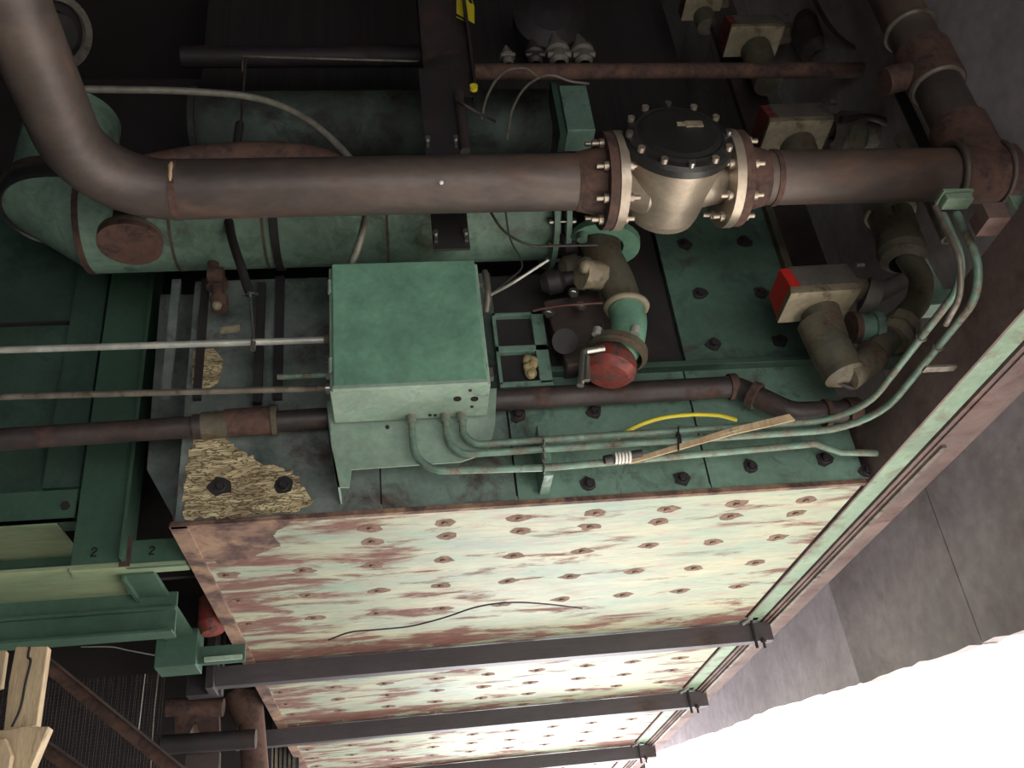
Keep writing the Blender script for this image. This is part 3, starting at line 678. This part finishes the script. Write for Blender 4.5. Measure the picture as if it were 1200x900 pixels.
# -- upper thin conduit and dim brown bars
a, b = P(285, 66, Y=3.0), P(490, 72, Y=3.0)
tag(MB().tube([a+V((0, 0, -.1)), a, b], .006, 8).build('thin_conduit', CONDB), 'thin pale tube at the top left of the hanger post', 'tube')
a, b = P(215, 52, Y=3.35), P(520, 66, Y=3.35); a.z = b.z
tag(MB().cyl(a, b, .055, n=18).build('rusty_pipe', DARK), 'dim thick brown pipe in the shade at the top left', 'pipe')
a, b = P(556, 84, Y=2.9), P(1062, 82, Y=2.9); a.z = b.z = (a.z+b.z)/2
r = empty('rusty_pipe', 'slim rusty brown pipe running across the upper right above the strainer', 'pipe', (a+b)/2)
MB().cyl(a, b, .036, n=20).build('pipe', RUST, r); MB().cyl(b-V((.14, 0, 0)), b, .055, n=20).build('coupling', RUSTP, r)
p = P(160, 180, Y=3.1); a, b = P(170, 195, Y=2.75), P(425, 192, Y=2.75)
tag(MB().tube(spline([P(165, 196, Y=2.78), P(240, 183, Y=2.78), P(340, 180, Y=2.78), P(425, 200, Y=2.78)]), .045, 14).build('rusty_pipe', RUST), 'reddish brown pipe peeping over the thick pipe at left', 'pipe')

# ------------------------------------------------------------------ vertical gas valve train in the centre (right of duct)
VY = 2.95
vt = empty('gas_valve_train', 'curved grimy pipe with green section, flange and red valve below the strainer', 'valve', P(715, 440, Y=VY))
q = [P(700, 268, Y=VY), P(706, 300, Y=VY), P(722, 330, Y=VY), P(733, 358, Y=VY)]
MB().lathe(P(708, 288, Y=VY), V((.2, -.1, 1)), [(0, .08), (0, .145), (.03, .145), (.03, .05)], 26).build('top_flange', BOXG, vt, .003)
for dx in (-.09, .09):
    MB().bolt(P(708, 288, Y=VY)+V((dx*1.15, -.06, -.02)), V((.2, -.1, 1)), .022, .03).build('nut', GREEN, vt)
MB().tube(spline(q), [.086-.0008*k for k in range(25)], 24).build('upper_elbow', OLIVE, vt)
s_ = P(693, 322, Y=VY-.03); MB().lathe(s_, V((-1, -.35, -.05)), [(-.05, .06), (.02, .058), (.02, .066), (.045, .066), (.045, .0001)], 8).sphere(s_+V((-.03, -.05, 0)), .03, 8, 6).build('side_plug', CREAMB, vt)
MB().torus(P(734, 360, Y=VY), V((.1, 0, 1)), .078, .013, 26).build('coupling_ring', CREAMB, vt)
MB().tube(spline([P(734, 362, Y=VY), P(737, 380, Y=VY), P(733, 402, Y=VY), P(724, 414, Y=VY)]), .07, 24).build('green_nipple', BOXG, vt)['label'] = 'green painted elbow'
ax = V((-.35, 0, -1))
MB().lathe(P(724, 408, Y=VY), ax, [(0, .06), (.0, .115), (.03, .118), (.03, .1), (.045, .1)], 26).build('flange', OLIVE, vt, .003)
for dx in (-.085, .06):
    c = P(722, 410, Y=VY)+V((dx, -.075, .02)); MB().bolt(c, -ax, .018, .03, 8).build('flange_bolt', GALV, vt)
c = P(714, 437, Y=VY); MB().lathe(c+V((.02, 0, .07)), ax, [(0, .09), (.02, .1), (.06, .104), (.09, .08), (.1, .0001)], 24).build('valve_body', REDV, vt)['label'] = 'red valve body'
MB().tube(fillet([P(708, 408, Y=VY-.12), P(684, 412, Y=VY-.12), P(682, 440, Y=VY-.12), P(680, 452, Y=VY-.12)], .02), .013, 10).tube([P(688, 418, Y=VY-.13), P(688, 446, Y=VY-.13)], .011, 8).build('lever_handle', CHROME, vt)['label'] = 'chrome lever'
# dark burner housing and cluster between duct and valve
bh = empty('burner_housing', 'dark brown burner body in the recess left of the curved valve pipe', 'burner', P(660, 440, Y=3.15))
MB().prism([P(636, 352, Y=3.1), P(704, 340, Y=3.1), P(712, 420, Y=3.1), P(665, 430, Y=3.1)], (0, .1, 0)).build('casting', RUSTP, bh, .01)
MB().cyl(P(662, 400, Y=3.0), P(662, 400, Y=3.15), .05, n=20).build('cover', DARK, bh)
for px, py in ((672, 344), (680, 360), (643, 368), (706, 405)):
    MB().cyl(P(px, py, Y=3.0), P(px, py, Y=3.12), .013, n=8).bolt(P(px, py, Y=3.01), (0, -1, 0), .022, .014).build('stud', CHROME, bh)
for k, (px, py, rr) in enumerate(((668, 285, .07), (672, 315, .06), (650, 330, .05))):
    MB().lathe(P(px, py, Y=3.0), V((1, -.2, .1)), [(-.06, rr*.5), (-.03, rr), (.02, rr), (.04, rr*.6), (.08, rr*.6), (.08, .001)], 16).build('fitting', OLIVE if k % 2 else DARK, bh)
# wires
def wire(pts, r, m, label, name='wire', cat='wire', group=None):
    o = MB().tube(spline(pts), r, 7).build(name, m); return tag(o, label, cat, group)
wire([P(625, 364, Y=2.9), P(645, 360, Y=2.88), P(672, 357, Y=2.86), P(706, 355, Y=2.86)], .005, REDW, 'dark red wire crossing to the curved valve pipe')
wire([P(574, 346, Y=2.98), P(600, 332, Y=2.9), P(642, 305, Y=2.85)], .006, GALV, 'straight pale wire slanting up from the right side of the electrical box')
wire([P(578, 342, Y=2.98), P(600, 325, Y=2.92), P(612, 310, Y=2.9), P(598, 280, Y=2.75), P(592, 245, Y=2.65)], .004, CABLE, 'thin dark wire looping below the thick pipe by the duct end')
wire([P(570, 240, Y=2.62), P(590, 270, Y=2.66), P(620, 287, Y=2.68), P(650, 288, Y=2.7), P(700, 287, Y=2.72)], .005, CABLE, 'black wire sagging across the duct end towards the valve flange')
wire([P(594, 165, Y=2.85), P(600, 130, Y=2.8), P(616, 102, Y=2.76), P(642, 88, Y=2.76), P(668, 95, Y=2.78), P(690, 98, Y=2.8)], .006, CONDB, 'pale thin tube looping over the slim brown pipe, right hand loop')
wire([P(564, 140, Y=2.85), P(572, 110, Y=2.8), P(590, 85, Y=2.78), P(615, 80, Y=2.78), P(632, 92, Y=2.8)], .006, CONDB, 'brownish thin tube looping over the slim brown pipe, left hand loop')
wire([P(534, 116, Y=2.7), P(548, 125, Y=2.7), P(566, 135, Y=2.75), P(580, 142, Y=2.8)], .007, DPIPE, 'short dark cable right of the hanger post')
wire([P(568, 318, Y=2.9), P(572, 345, Y=2.9), P(570, 365, Y=2.95)], .012, CONDB, 'stub of bare cable at the right side of the electrical box')
# green frame with two openings
gf = empty('inspection_frame', 'small green steel frame with two openings right of the electrical box', 'frame', P(610, 450, Y=3.12))
fy = 3.1
C4 = [P(576, 368, Y=fy), P(634, 364, Y=fy), P(650, 447, Y=fy), P(583, 452, Y=fy)]
xL, xR = C4[0].x, (C4[1].x+C4[2].x)/2; zT, zB_ = (C4[0].z+C4[1].z)/2, (C4[2].z+C4[3].z)/2; zM = P(608, 408, Y=fy).z
MB().box(xL, xR, fy, fy+.03, zT-.014, zT).box(xL, xR, fy, fy+.03, zM-.014, zM+.014).box(xL, xR, fy, fy+.03, zB_-.012, zB_+.012).box(xR-.05, xR, fy, fy+.03, zB_, zT).box(xL, xL+.014, fy, fy+.03, zB_, zT).build('frame', GREEN, gf, .002)
MB().box(xL, xR, fy+.035, fy+.04, zB_, zT).build('back_plate', DARK, gf)
mb = MB(); c = P(621, 430, Y=fy+.01)
for k in range(9): mb.sphere(c+V((random.uniform(-.02, .02), random.uniform(-.01, .01), random.uniform(-.035, .04))), random.uniform(.012, .026), 9, 6, (1, .7, 1.2))
tag(mb.build('insulation_wad', RAG), 'tuft of cream insulation wool in the lower opening of the green frame', 'insulation')

# ------------------------------------------------------------------ right hand burner trains with actuators
def actuator(label, Y, px, py, s=1.0, dim=False, drop=0):
    """box shaped valve actuator lying on its side, red band at its left end; px,py = lower front left corner in the photograph"""
    o = P(px, py, Y=Y); r = empty('valve_actuator', label, 'actuator', o, 'box shaped valve actuators on the right')
    e = V((1, 0, .03)).normalized()
    L_, H_, D_ = .27*s, .13*s, .16*s
    def pt(x, y, z): return o+e*x*s+V((0, y*s, z*s))
    # wedge profile: slanted cream lower face, grey upper housing
    sec = lambda x, k=1: [pt(x, 0, 0), pt(x, .16, 0), pt(x, .17, .13), pt(x, .03, .15), pt(x, -.015, .05)]
    MB().prism([pt(.035, -.01, .045), pt(.035, .16, .03), pt(.035, .17, .15), pt(.035, .03, .165)], e*.225*s).build('upper_housing', GREYB, r, .006)
    MB().prism([pt(0, -.01, .042), pt(0, .16, .03), pt(0, .17, .14), pt(0, .03, .158)], e*.045*s).build('red_band', REDS if not dim else REDV, r, .004)['label'] = 'red end band'
    MB().prism([pt(-.02, -.03, .0), pt(-.02, .13, -.01), pt(-.005, .16, .03), pt(-.005, -.012, .045)], e*.26*s).build('lower_cover', CREAMB, r, .005)['label'] = 'cream lower cover'
    MB().cyl(pt(.24, .07, .075), pt(.31, .07, .075), .055*s, .045*s, n=20).build('neck', OLIVE, r)
    for yy in (.0, .15): MB().bolt(pt(.27, yy, .13), (1, 0, 0), .012*s, .03*s).build('screw', CHROME, r)
    MB().cyl(pt(.13, .09, -.13-drop), pt(.13, .09, .01), .065*s, .07*s, n=20).build('valve_bonnet', OLIVE, r)
    return r
actuator('weathered actuator with bright red band, right of the dark green bolted plate', 2.75, 930, 350, 1.08)
actuator('dusty actuator with a red band just above the thick pipe at right', 2.95, 905, 150, 1.2, True, .02)
actuator('dusty cream actuator near the top right, partly hidden behind the slim brown pipe', 3.15, 860, 38, 1.15, True, .12)
actuator('pale actuator cut by the top edge right of centre', 3.35, 806, 4, .85, True)
def train(label, Y, pts, rad_, m, rings):
    r = empty('burner_pipe', label, 'pipe fitting', pts[-1]); MB().tube(spline(pts), rad_, 22).build('pipe', m, r)
    return r
TY = 2.85
bt = empty('burner_pipe', 'grimy pipe dropping from the thick pipe and curling under the right actuator', 'pipe', P(1000, 440, Y=TY))
MB().tube([P(1032, 215, Y=TY-.1), P(1040, 245, Y=TY), P(1052, 275, Y=TY)], [.1, .092, .088], 24).build('socket', OLIVE, bt)
MB().torus(P(1043, 250, Y=TY), P(1045, 262, Y=TY)-P(1038, 240, Y=TY), .094, .013, 28).build('collar_ring', CREAMB, bt)['label'] = 'pale ring'
MB().lathe(P(1046, 252, Y=TY), P(1060, 310, Y=TY)-P(1046, 252, Y=TY), [(0, .082), (.12, .088), (.2, .098), (.235, .09), (.26, .06)], 26).build('reducer', OLIVE, bt)
sm = spline([P(1062, 300, Y=TY), P(1078, 325, Y=TY), P(1076, 352, Y=TY), P(1060, 372, Y=TY), P(1050, 384, Y=TY)])
MB().tube(sm, .048, 18).build('elbow', OLIVE, bt)
c = P(1052, 388, Y=TY); ax = P(1040, 400, Y=TY)-P(1062, 370, Y=TY)
MB().lathe(c-ax*.35, ax, [(0, .05), (0, .068), (.045, .068), (.045, .055), (.07, .055), (.07, .072), (.11, .072), (.11, .04)], 8, False).build('union_nut', CREAMB, bt)['label'] = 'pale union nut'
MB().tube(spline([c, P(1030, 408, Y=TY), P(1015, 425, Y=TY), P(990, 440, Y=TY)]), [.045+.0008*k for k in range(25)], 18).build('lower_elbow', OLIVE, bt)
MB().torus(P(1022, 416, Y=TY), V((1, 0, .8)), .055, .01, 20).build('bead', RUST, bt)
MB().lathe(P(986, 432, Y=TY), V((.2, 0, -1)), [(-.22, .07), (-.08, .08), (0, .075), (.03, .078), (.05, .05), (.06, .0001)], 22).build('end_cap', OLIVE, bt)
MB().lathe(P(1000, 385, Y=TY), V((1, 0, -.05)), [(0, .055), (.07, .055), (.07, .07), (.1, .07), (.1, .04), (.2, .04)], 18).build('valve_outlet', GREEN, bt)
MB().cyl(P(1000, 384, Y=TY)-V((.01, 0, 0)), P(1000, 384, Y=TY)+V((.015, 0, 0)), .062, n=18).build('orange_band', RUST, bt)
MB().cyl(P(1012, 345, Y=TY-.02), P(1028, 350, Y=TY-.02), .07, n=20).cyl(P(1022, 348, Y=TY-.02), P(1056, 330, Y=TY), .035, n=16).build('diaphragm_cap', GREYB, bt)
# dark bracket plate behind, and black loop cable
wire([P(945, 372, Y=2.82), P(955, 398, Y=2.84), P(966, 425, Y=2.86), P(980, 446, Y=2.86), P(1000, 455, Y=2.86)], .008, CABLE, 'black cable hanging in a curve under the red-banded actuator')
# bodies around upper actuators
ub = empty('gas_valve', 'dim dusty valve casting right of the upper red-banded actuator', 'valve', P(1000, 165, Y=2.95))
MB().lathe(P(975, 155, Y=3.0), V((1, 0, -.1)), [(0, .05), (.03, .1), (.12, .1), (.14, .07), (.22, .06), (.22, .0001)], 20).build('casting', GREYB, ub)
MB().tube(spline([P(985, 140, Y=2.9), P(1020, 138, Y=2.9), P(1050, 150, Y=2.9), P(1070, 175, Y=2.9)]), .018, 10).build('cable', DPIPE, ub)
MB().lathe(P(1000, 160, Y=2.9), V((.6, -.3, -.4)), [(0, .07), (.03, .08), (.06, .04), (.06, .001)], 16).build('cap', OLIVE, ub)
ub = empty('gas_valve', 'dim round valve casting near the top right corner left of the riser', 'valve', P(1000, 60, Y=3.1))
MB().lathe(P(990, 50, Y=3.1), V((.7, -.6, -.2)), [(-.1, .06), (-.05, .11), (.05, .12), (.07, .08), (.1, .08), (.1, .001)], 22).build('casting', GREYB, ub)
MB().lathe(P(955, 50, Y=3.15), V((0, 0, 1)), [(-.12, .06), (-.06, .09), (.1, .1), (.2, .06)], 20).build('bonnet', DPIPE, ub)
MB().obox(P(1000, 38, Y=3.15), V((.1, 0, 0)), V((0, .06, 0)), V((0, 0, .03))).build('top_cap', GREYB, ub, .006)
wire([P(950, -10, Y=2.95), P(965, 20, Y=2.92), P(985, 45, Y=2.9), P(1010, 60, Y=2.88)], .012, DPIPE, 'dark cable by the round casting near the top right corner')
# backing steel bar behind the right trains
a, b = P(1030, 75, Y=2.75), P(1072, 165, Y=2.75)
tag(MB().bar(P(1045, 88, Y=2.7), P(1088, 180, Y=2.7), .05, .012, (0, 1, 0)).build('flat_bar', DPIPE), 'dim flat steel bar beside the rusty riser in the upper right', 'steel bar')
# right small box green above thick pipe
jb = empty('junction_box', 'small green box above the thick pipe left of the strainer', 'junction box', P(680, 150, Y=2.95))
a, b = P(655, 100, Y=2.95), P(702, 152, Y=2.95)
MB().box(a.x, b.x-.015, 2.95, 3.08, b.z, a.z).build('housing', GREEN, jb, .004); MB().box(a.x-.03, a.x-.002, 2.97, 3.08, b.z, a.z+.05).build('side_plate', DGREEN, jb)
# regulators on top of slim pipe
for px, lb, m_, s in ((656, 'dim silver regulator standing on the slim brown pipe, left of its twin', GREYB, 1), (685, 'dim silver regulator with a spiky bonnet on the slim brown pipe, right hand', GREYB, .95), (628, 'dark bluish regulator cap in the shade above the slim brown pipe', DPIPE, .8), (596, 'dark small fitting above the slim brown pipe next to the hanger post', GREYB, .6)):
    p = P(px, 76, Y=2.9); r = empty('regulator', lb, 'regulator', p, 'small regulators on the slim brown pipe')
    MB().lathe(p, (0, 0, 1), [(0, .03*s), (.02, .045*s), (.07*s, .045*s), (.08*s, .06*s), (.1*s, .06*s), (.12*s, .035*s), (.17*s, .03*s), (.17*s, .001)], 14).build('body', m_, r)
    MB().cyl(p+V((-.055*s, -.02, .045)), p+V((.055*s, -.02, .045)), .018*s, n=10).build('ports', m_, r)
    MB().bolt(p+V((0, 0, .17*s)), (0, 0, 1), .016*s, .04*s).build('adjusting_screw', m_, r)
# dark round fan in the shade behind
tag(MB().lathe(P(640, 35, Y=3.5), V((0, -1, -.3)), [(0, .16), (.05, .2), (.12, .2), (.16, .12), (.18, .001)], 26).build('blower_housing', DARK), 'dark round blower housing in the shade at the top behind the regulators', 'blower')
# dim steel posts behind the strainer / top
ds = tag(MB().box(P(845, 60, Y=3.4).x, P(880, 60, Y=3.4).x, 3.4, 3.44, 4.2, 6.3).build('steel_post', DPIPE), 'dim steel post behind the actuators at the upper right', 'steel post')
# black support block behind box/top
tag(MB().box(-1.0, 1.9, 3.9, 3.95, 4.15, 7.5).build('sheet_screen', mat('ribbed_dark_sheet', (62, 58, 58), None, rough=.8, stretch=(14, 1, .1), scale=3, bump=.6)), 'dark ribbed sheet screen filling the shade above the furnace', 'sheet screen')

# ------------------------------------------------------------------ wires and marks on the front lower band
wire([P(724, 513, Y=3.06), P(745, 500, Y=3.03), P(775, 490, Y=3.02), P(810, 486, Y=3.02), P(842, 487, Y=3.03), P(863, 492, Y=3.05)], .008, YEL, 'bright yellow cable arching over the green conduits', 'yellow_cable', 'cable')
sk = empty('wooden_stick', 'thin tan stick wedged between the green conduits and the dark pipe', 'stick', P(850, 510, Y=3.03))
a, b, c = P(735, 541, Y=3.045), P(862, 503, Y=2.985), P(930, 487, Y=2.96)
MB().prism([P(738, 543, Y=3.0), P(862, 508, Y=2.985), P(898, 500, Y=2.97), P(932, 492, Y=2.96), P(925, 485, Y=2.96), P(858, 501, Y=2.985), P(738, 538, Y=3.0)], (0, .008, 0)).build('blade', WOOD, sk)
jc = empty('cable_joint', 'white ribbed cable sleeve with black tape on the lowest green conduit', 'cable joint', P(728, 541, Y=2.98))
a, b = P(714, 537, Y=2.985), P(742, 535, Y=2.985)
m_ = MB()
for k in range(5):
    q = P(720+k*4, 537-k*.4, Y=2.985); m_.cyl(q, q+V((.008, 0, 0)), .022, n=12)
m_.build('sleeve', WHITE, jc); MB().cyl(P(708, 539, Y=2.99), P(718, 537, Y=2.99), .016, n=10).build('tape', CABLE, jc); MB().cyl(P(738, 533, Y=2.99), P(752, 531, Y=2.99), .014, n=10).build('tape', CABLE, jc)
ct = MB().torus(P(795, 516, Y=yc), (1, 0, 0), .028, .004, 18, 6).bar(P(795, 500, Y=2.98), P(795, 528, Y=2.98), .006, .006, (0, 1, 0))
tag(ct.build('cable_tie', BLACK), 'black cable tie around the green conduits under the yellow cable', 'cable tie')
# hanging wire on the cream underside
pts = [P(385, 750, Z=FZ-.03), P(410, 741, Z=FZ-.04), P(440, 738, Z=FZ-.05), P(480, 734, Z=FZ-.05), P(520, 724, Z=FZ-.05), P(560, 711, Z=FZ-.05), P(600, 706, Z=FZ-.05), P(640, 708, Z=FZ-.05), P(682, 713, Z=FZ-.03)]
wire(pts, .004, CABLE, 'thin dark wire sagging across the cream underside just above the nearest channel')

# ------------------------------------------------------------------ left green structure
LY = 3.55
lf = empty('green_framework', 'dark green steel framework with upright columns and ribs at the left', 'steel frame', P(90, 660, Y=LY))
def part(n, mb, m, bev=0, lb=None):
    o = mb.build(n, m, lf, bev)
    if lb: o['label'] = lb
    return o
c0, c1 = P(82, 663, Y=LY), P(150, 655, Y=LY); topz = 4.6
part('column', MB().box(c0.x, c1.x-.02, LY, LY+.02, c0.z, topz), FGREEN, .002, 'green column face')
part('column_flange', MB().box(c1.x-.02, c1.x-.005, LY-.05, LY+.1, c0.z, topz), FGREEN)
x = P(62, 560, Y=LY+.03).x
part('back_panel', MB().box(-3.5, c0.x-.02, LY+.08, LY+.1, P(0, 590, Y=LY+.08).z, 5.2), DGREEN)
for px, py, w in ((75, 460, .07), ):
    x0 = P(68, 460, Y=LY+.05).x; x1 = P(108, 460, Y=LY+.05).x
    part('stile', MB().box(x0, x1, LY+.05, LY+.08, P(60, 572, Y=LY+.05).z, 5.0), DGREEN)
z = P(0, 380, Y=LY+.07).z
part('panel_seam', MB().box(-3.5, P(95, 380, Y=LY+.06).x, LY+.065, LY+.08, z-.01, z+.004), DARK)
z1_, z0_ = P(40, 576, Y=LY).z, P(40, 612, Y=LY).z
part('cross_rail', MB().box(-3.5, P(90, 580, Y=LY).x, LY, LY+.015, z0_, z1_).box(-3.5, P(90, 580, Y=LY).x, LY, LY+.1, z0_, z0_+.01), FGREEN)
p = P(77, 593, Y=LY-.002); part('bolt', MB().bolt(p+V((0, .002, 0)), (0, -1, 0), .018, .012), DARK)
# pale underside below rail
za = z0_-.005; yb_ = P(40, 655, Z=za).y
part('pale_soffit', MB().box(-3.5, P(86, 640, Z=za).x, LY+.02, yb_+.02, za, za+.01), UND, 0, 'pale green soffit')
part('rear_rail', MB().box(-3.5, c0.x+.01, yb_, yb_+.02, P(40, 672, Y=yb_).z, za), FGREEN)
zc = c0.z
part('lower_soffit', MB().box(-3.5, P(150, 670, Z=zc).x, LY+.0, P(60, 700, Z=zc).y, zc-.012, zc), UND, 0, 'pale streaked soffit')
yd = P(60, 700, Z=zc).y
za2 = P(60, 752, Y=yd).z
part('bottom_beam', MB().box(-3.5, P(205, 730, Y=yd).x, yd, yd+.02, za2, zc-.012).box(-3.5, P(205, 730, Y=yd).x, yd-.05, yd+.04, za2-.01, za2).box(-3.5, P(205, 730, Y=yd).x, yd-.02, yd, (za2+zc)/2, (za2+zc)/2+.012), FGREEN)
# right lower bar with second mark
a, b = P(150, 632, Y=LY), P(216, 665, Y=LY)
part('foot_rail', MB().box(c1.x-.005, FX0-.02, LY, LY+.02, P(180, 663, Y=LY).z, P(180, 632, Y=LY).z), FGREEN)
part('foot_flange', MB().box(c0.x, FX0-.02, LY-.004, LY+.07, c0.z-.022, c0.z-.01), UND)
part('red_strap', MB().box(c1.x-.03, c1.x+.01, LY-.006, LY, c0.z-.02, c0.z+.1), RUST)
# slanting longitudinal bar
zq = zc-.03
x0, x1 = P(150, 680, Z=zq).x, P(185, 680, Z=zq).x
part('long_bar', MB().box(x0, x1, LY+.06, P(205, 745, Z=zq).y+.1, zq, zq+.02).box(x0-.012, x0, LY+.06, P(205, 745, Z=zq).y+.1, zq-.02, zq+.02), FGREEN)
ye = P(205, 745, Z=zq).y
q0, q1 = P(180, 783, Y=ye), P(232, 735, Y=ye)
part('end_block', MB().box(q0.x, q1.x, ye, ye+.15, q0.z, q1.z), FGREEN, .003)
part('tie_rail', MB().box(q1.x, P(285, 760, Y=ye).x, ye+.05, ye+.08, P(260, 772, Y=ye).z, P(260, 752, Y=ye).z), FGREEN)
part('tie_lip', MB().box(P(238, 765, Y=ye).x, P(282, 765, Y=ye).x, ye+.03, ye+.05, P(260, 771, Y=ye).z, P(260, 766, Y=ye).z), BOXL)
# stencilled figure 2, lying on its side as in the photo
def two(cx_, cy_, s, name='stencilled_number'):
    pts_ = [(-.4, .55), (-.25, .85), (.1, .95), (.4, .7), (.35, .35), (0, 0), (-.45, -.6), (.45, -.6)]
    q = []
    c = P(cx_, cy_, Y=LY-.002)
    for x_, y_ in pts_:
        q.append(c+V((-y_*s*1.0, 0, x_*s)) if name == 'side' else c+V((x_*s, 0, y_*s)))
    o = MB().tube(spline(q[:7], 4)+[q[7]], .0032, 6); return o
part('stencilled_number', two(110, 648, .022), BLACK, 0, 'stencilled black 2')
part('stencilled_number', two(178, 646, .02), BLACK, 0, 'stencilled black 2')
# dark grey side sheet between framework and furnace
sheet = [P(188, 345, Y=3.42), P(228, 345, Y=3.42), P(222, 610, Y=3.42), P(205, 610, Y=3.42), P(172, 550, Y=3.42), P(178, 470, Y=3.42)]
tag(MB().prism(sheet, (0, .01, 0)).build('side_sheet', GREY), 'dark grey sheet between the green column and the furnace front corner', 'sheet')
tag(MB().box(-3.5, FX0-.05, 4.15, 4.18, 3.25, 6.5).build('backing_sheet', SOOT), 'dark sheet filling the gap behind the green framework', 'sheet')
# red horn like fitting left of underside
hf = P(248, 738, Y=4.3)
tag(MB().lathe(P(244, 700, Y=4.3), P(250, 748, Y=4.3)-P(244, 700, Y=4.3), [(0, .04), (.05, .05), (.12, .06), (.17, .05), (.18, .0001)], 16).build('capped_pipe', REDV), 'dull red rounded pipe cap left of the cream underside', 'pipe cap')

# ------------------------------------------------------------------ bottom left background
# dark rear sheet behind mesh
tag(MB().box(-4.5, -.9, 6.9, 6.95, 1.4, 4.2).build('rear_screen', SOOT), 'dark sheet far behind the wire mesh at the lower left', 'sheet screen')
# wire mesh
mesh = empty('wire_mesh', 'dark panel of fine vertical wires at the lower left behind the rusty angles', 'wire mesh', P(120, 900, Y=5.4))
my = 5.4
mb = MB(); xA, xB = P(-60, 800, Y=my).x, P(192, 800, Y=my).x; zA, zB2 = P(100, 960, Y=my).z, 3.2
n = 64
for k in range(n+1):
    x = xA+(xB-xA)*k/n; mb.cyl((x, my, zA), (x+random.uniform(-.01, .01), my, zB2), .0022, n=4, caps=False)
mb.build('vertical_wires', DPIPE, mesh)['kind'] = 'stuff'
mb = MB()
for k in range(40):
    z = zA+(zB2-zA)*k/40; mb.cyl((xA, my+.004, z), (xB, my+.004, z), .0014, n=4, caps=False)
mb.build('cross_wires', DPIPE, mesh)['kind'] = 'stuff'
wire([P(95, 758, Y=4.9), P(130, 758, Y=4.9), P(150, 762, Y=4.9), P(182, 768, Y=4.9)], .0035, GALV, 'pale thin wire just below the green bottom beam')
wire([P(170, 790, Y=5.2), P(163, 850, Y=5.2), P(160, 870, Y=5.2)], .003, GALV, 'loose pale wire hanging in front of the mesh')
wire([P(186, 785, Y=5.1), P(180, 840, Y=5.1), P(176, 905, Y=5.1)], .004, CONDB, 'stiff grey wire hanging at the right end of the mesh')
# rusty angles
for (a, b, lb) in ((((52, 778), (215, 912)), None, 'long rusty angle iron slanting down to the right in front of the mesh'), (((38, 868), (105, 915)), None, 'shorter rusty angle iron at the bottom left below the splintered wood')):
    p0, p1 = P(*a[0], Y=4.4), P(*a[1], Y=4.4); r = empty('angle_iron', lb, 'angle iron', p1)
    d = (p1-p0).normalized(); s_ = d.cross(V((0, 1, 0))).normalized()
    MB().bar(p0, p1, .012, .05, s_).build('upright_leg', RUST, r)
    MB().bar(p0+s_*.03-V((0, .03, 0)), p1+s_*.03-V((0, .03, 0)), .05, .01, s_).build('flat_leg', RUSTP, r)
# timber
wy = 3.2
def board(label, poly, Y, t, m=WOOD):
    o = MB().prism([P(a, b, Y=Y) for a, b in poly], (0, t, 0)).build('timber_board', m, None, .003); return tag(o, label, 'board', 'broken pale timber at the lower left')
bb = board('pale upright board with a dark crack at the lower left', [(18, 758), (56, 757), (50, 800), (43, 850), (4, 856), (10, 800)], wy, .04)
ck = MB().tube(spline([P(35, 758, Y=wy-.001), P(33, 770, Y=wy-.001), P(36, 775, Y=wy-.001), P(30, 800, Y=wy-.001), P(24, 830, Y=wy-.001), P(14, 852, Y=wy-.001)]), .004, 6)
o = ck.build('crack', DARK, bb)
board('narrow pale timber edge cut by the left border', [(-20, 762), (7, 762), (1, 805), (-20, 810)], wy+.03, .03)
board('splintered short board end below the cracked board', [(-10, 856), (12, 855), (30, 850), (38, 852), (57, 851), (48, 872), (34, 905), (-10, 920)], wy-.08, .05)
board('light chipped wood corner at the very bottom left', [(-20, 868), (6, 865), (13, 885), (8, 912), (-20, 915)], wy-.14, .03)
# pipe cluster behind at x 190-300,y 810-900
pc = empty('pipe_cluster', 'cluster of rusty pipes and flanges under the left edge of the furnace', 'pipework', P(240, 900, Y=5.6))
cy = 5.6
MB().cyl(P(196, 829, Y=cy), P(262, 829, Y=cy), .05, n=18).build('pipe', RUST, pc)
MB().cyl(P(190, 873, Y=cy-.2), P(300, 866, Y=cy-.2), .05, n=18).build('pipe', DARK, pc)
MB().cyl(P(292, 812, Y=cy+.2), P(300, 915, Y=cy+.2), .075, n=20).cyl(P(278, 812, Y=cy+.2), P(293, 845, Y=cy+.2), .08, n=20).build('vertical_pipe', RUST, pc)
MB().prism([P(205, 838, Y=cy), P(256, 836, Y=cy), P(257, 860, Y=cy), P(235, 862, Y=cy), P(229, 845, Y=cy), P(221, 862, Y=cy), P(205, 860, Y=cy)], (0, .06, 0)).build('bracket', RUST, pc)
MB().prism([P(218, 862, Y=cy+.08), P(229, 840, Y=cy+.08), P(237, 861, Y=cy+.08)], (0, .01, 0)).build('hole_light_plate', WOOD, pc)  # pale plate stands in for light seen through the triangular hole
MB().prism([P(218, 885, Y=cy), P(257, 880, Y=cy), P(256, 910, Y=cy), P(215, 910, Y=cy)], (0, .06, 0)).build('lower_bracket', RUSTP, pc)
tag(MB().box(P(245, 800, Y=4.95).x-.12, P(245, 800, Y=4.95).x+.05, 5.0, 5.08, P(245, 810, Y=4.95).z, 3.3).build('gusset_plate', DARK), 'dark gusset plate where the nearest channel meets the green framework', 'steel plate')
# pale slats at bottom between channel 2 and 3 left
r = empty('vent_grille', 'small pale slatted grille below the middle channel at the bottom', 'grille', P(325, 895, Y=7.2))
for k in range(8):
    p = P(308+k*5.2, 886, Y=7.2); MB().box(p.x-.009, p.x+.009, 7.2, 7.22, p.z-.14, p.z+.09).build('slat', CREAMB if k < 4 else GREYB, r)
MB().box(P(306, 886, Y=7.2).x-.02, P(350, 886, Y=7.2).x, 7.22, 7.23, P(325, 905, Y=7.2).z, P(325, 875, Y=7.2).z).build('back_plate', DARK, r)
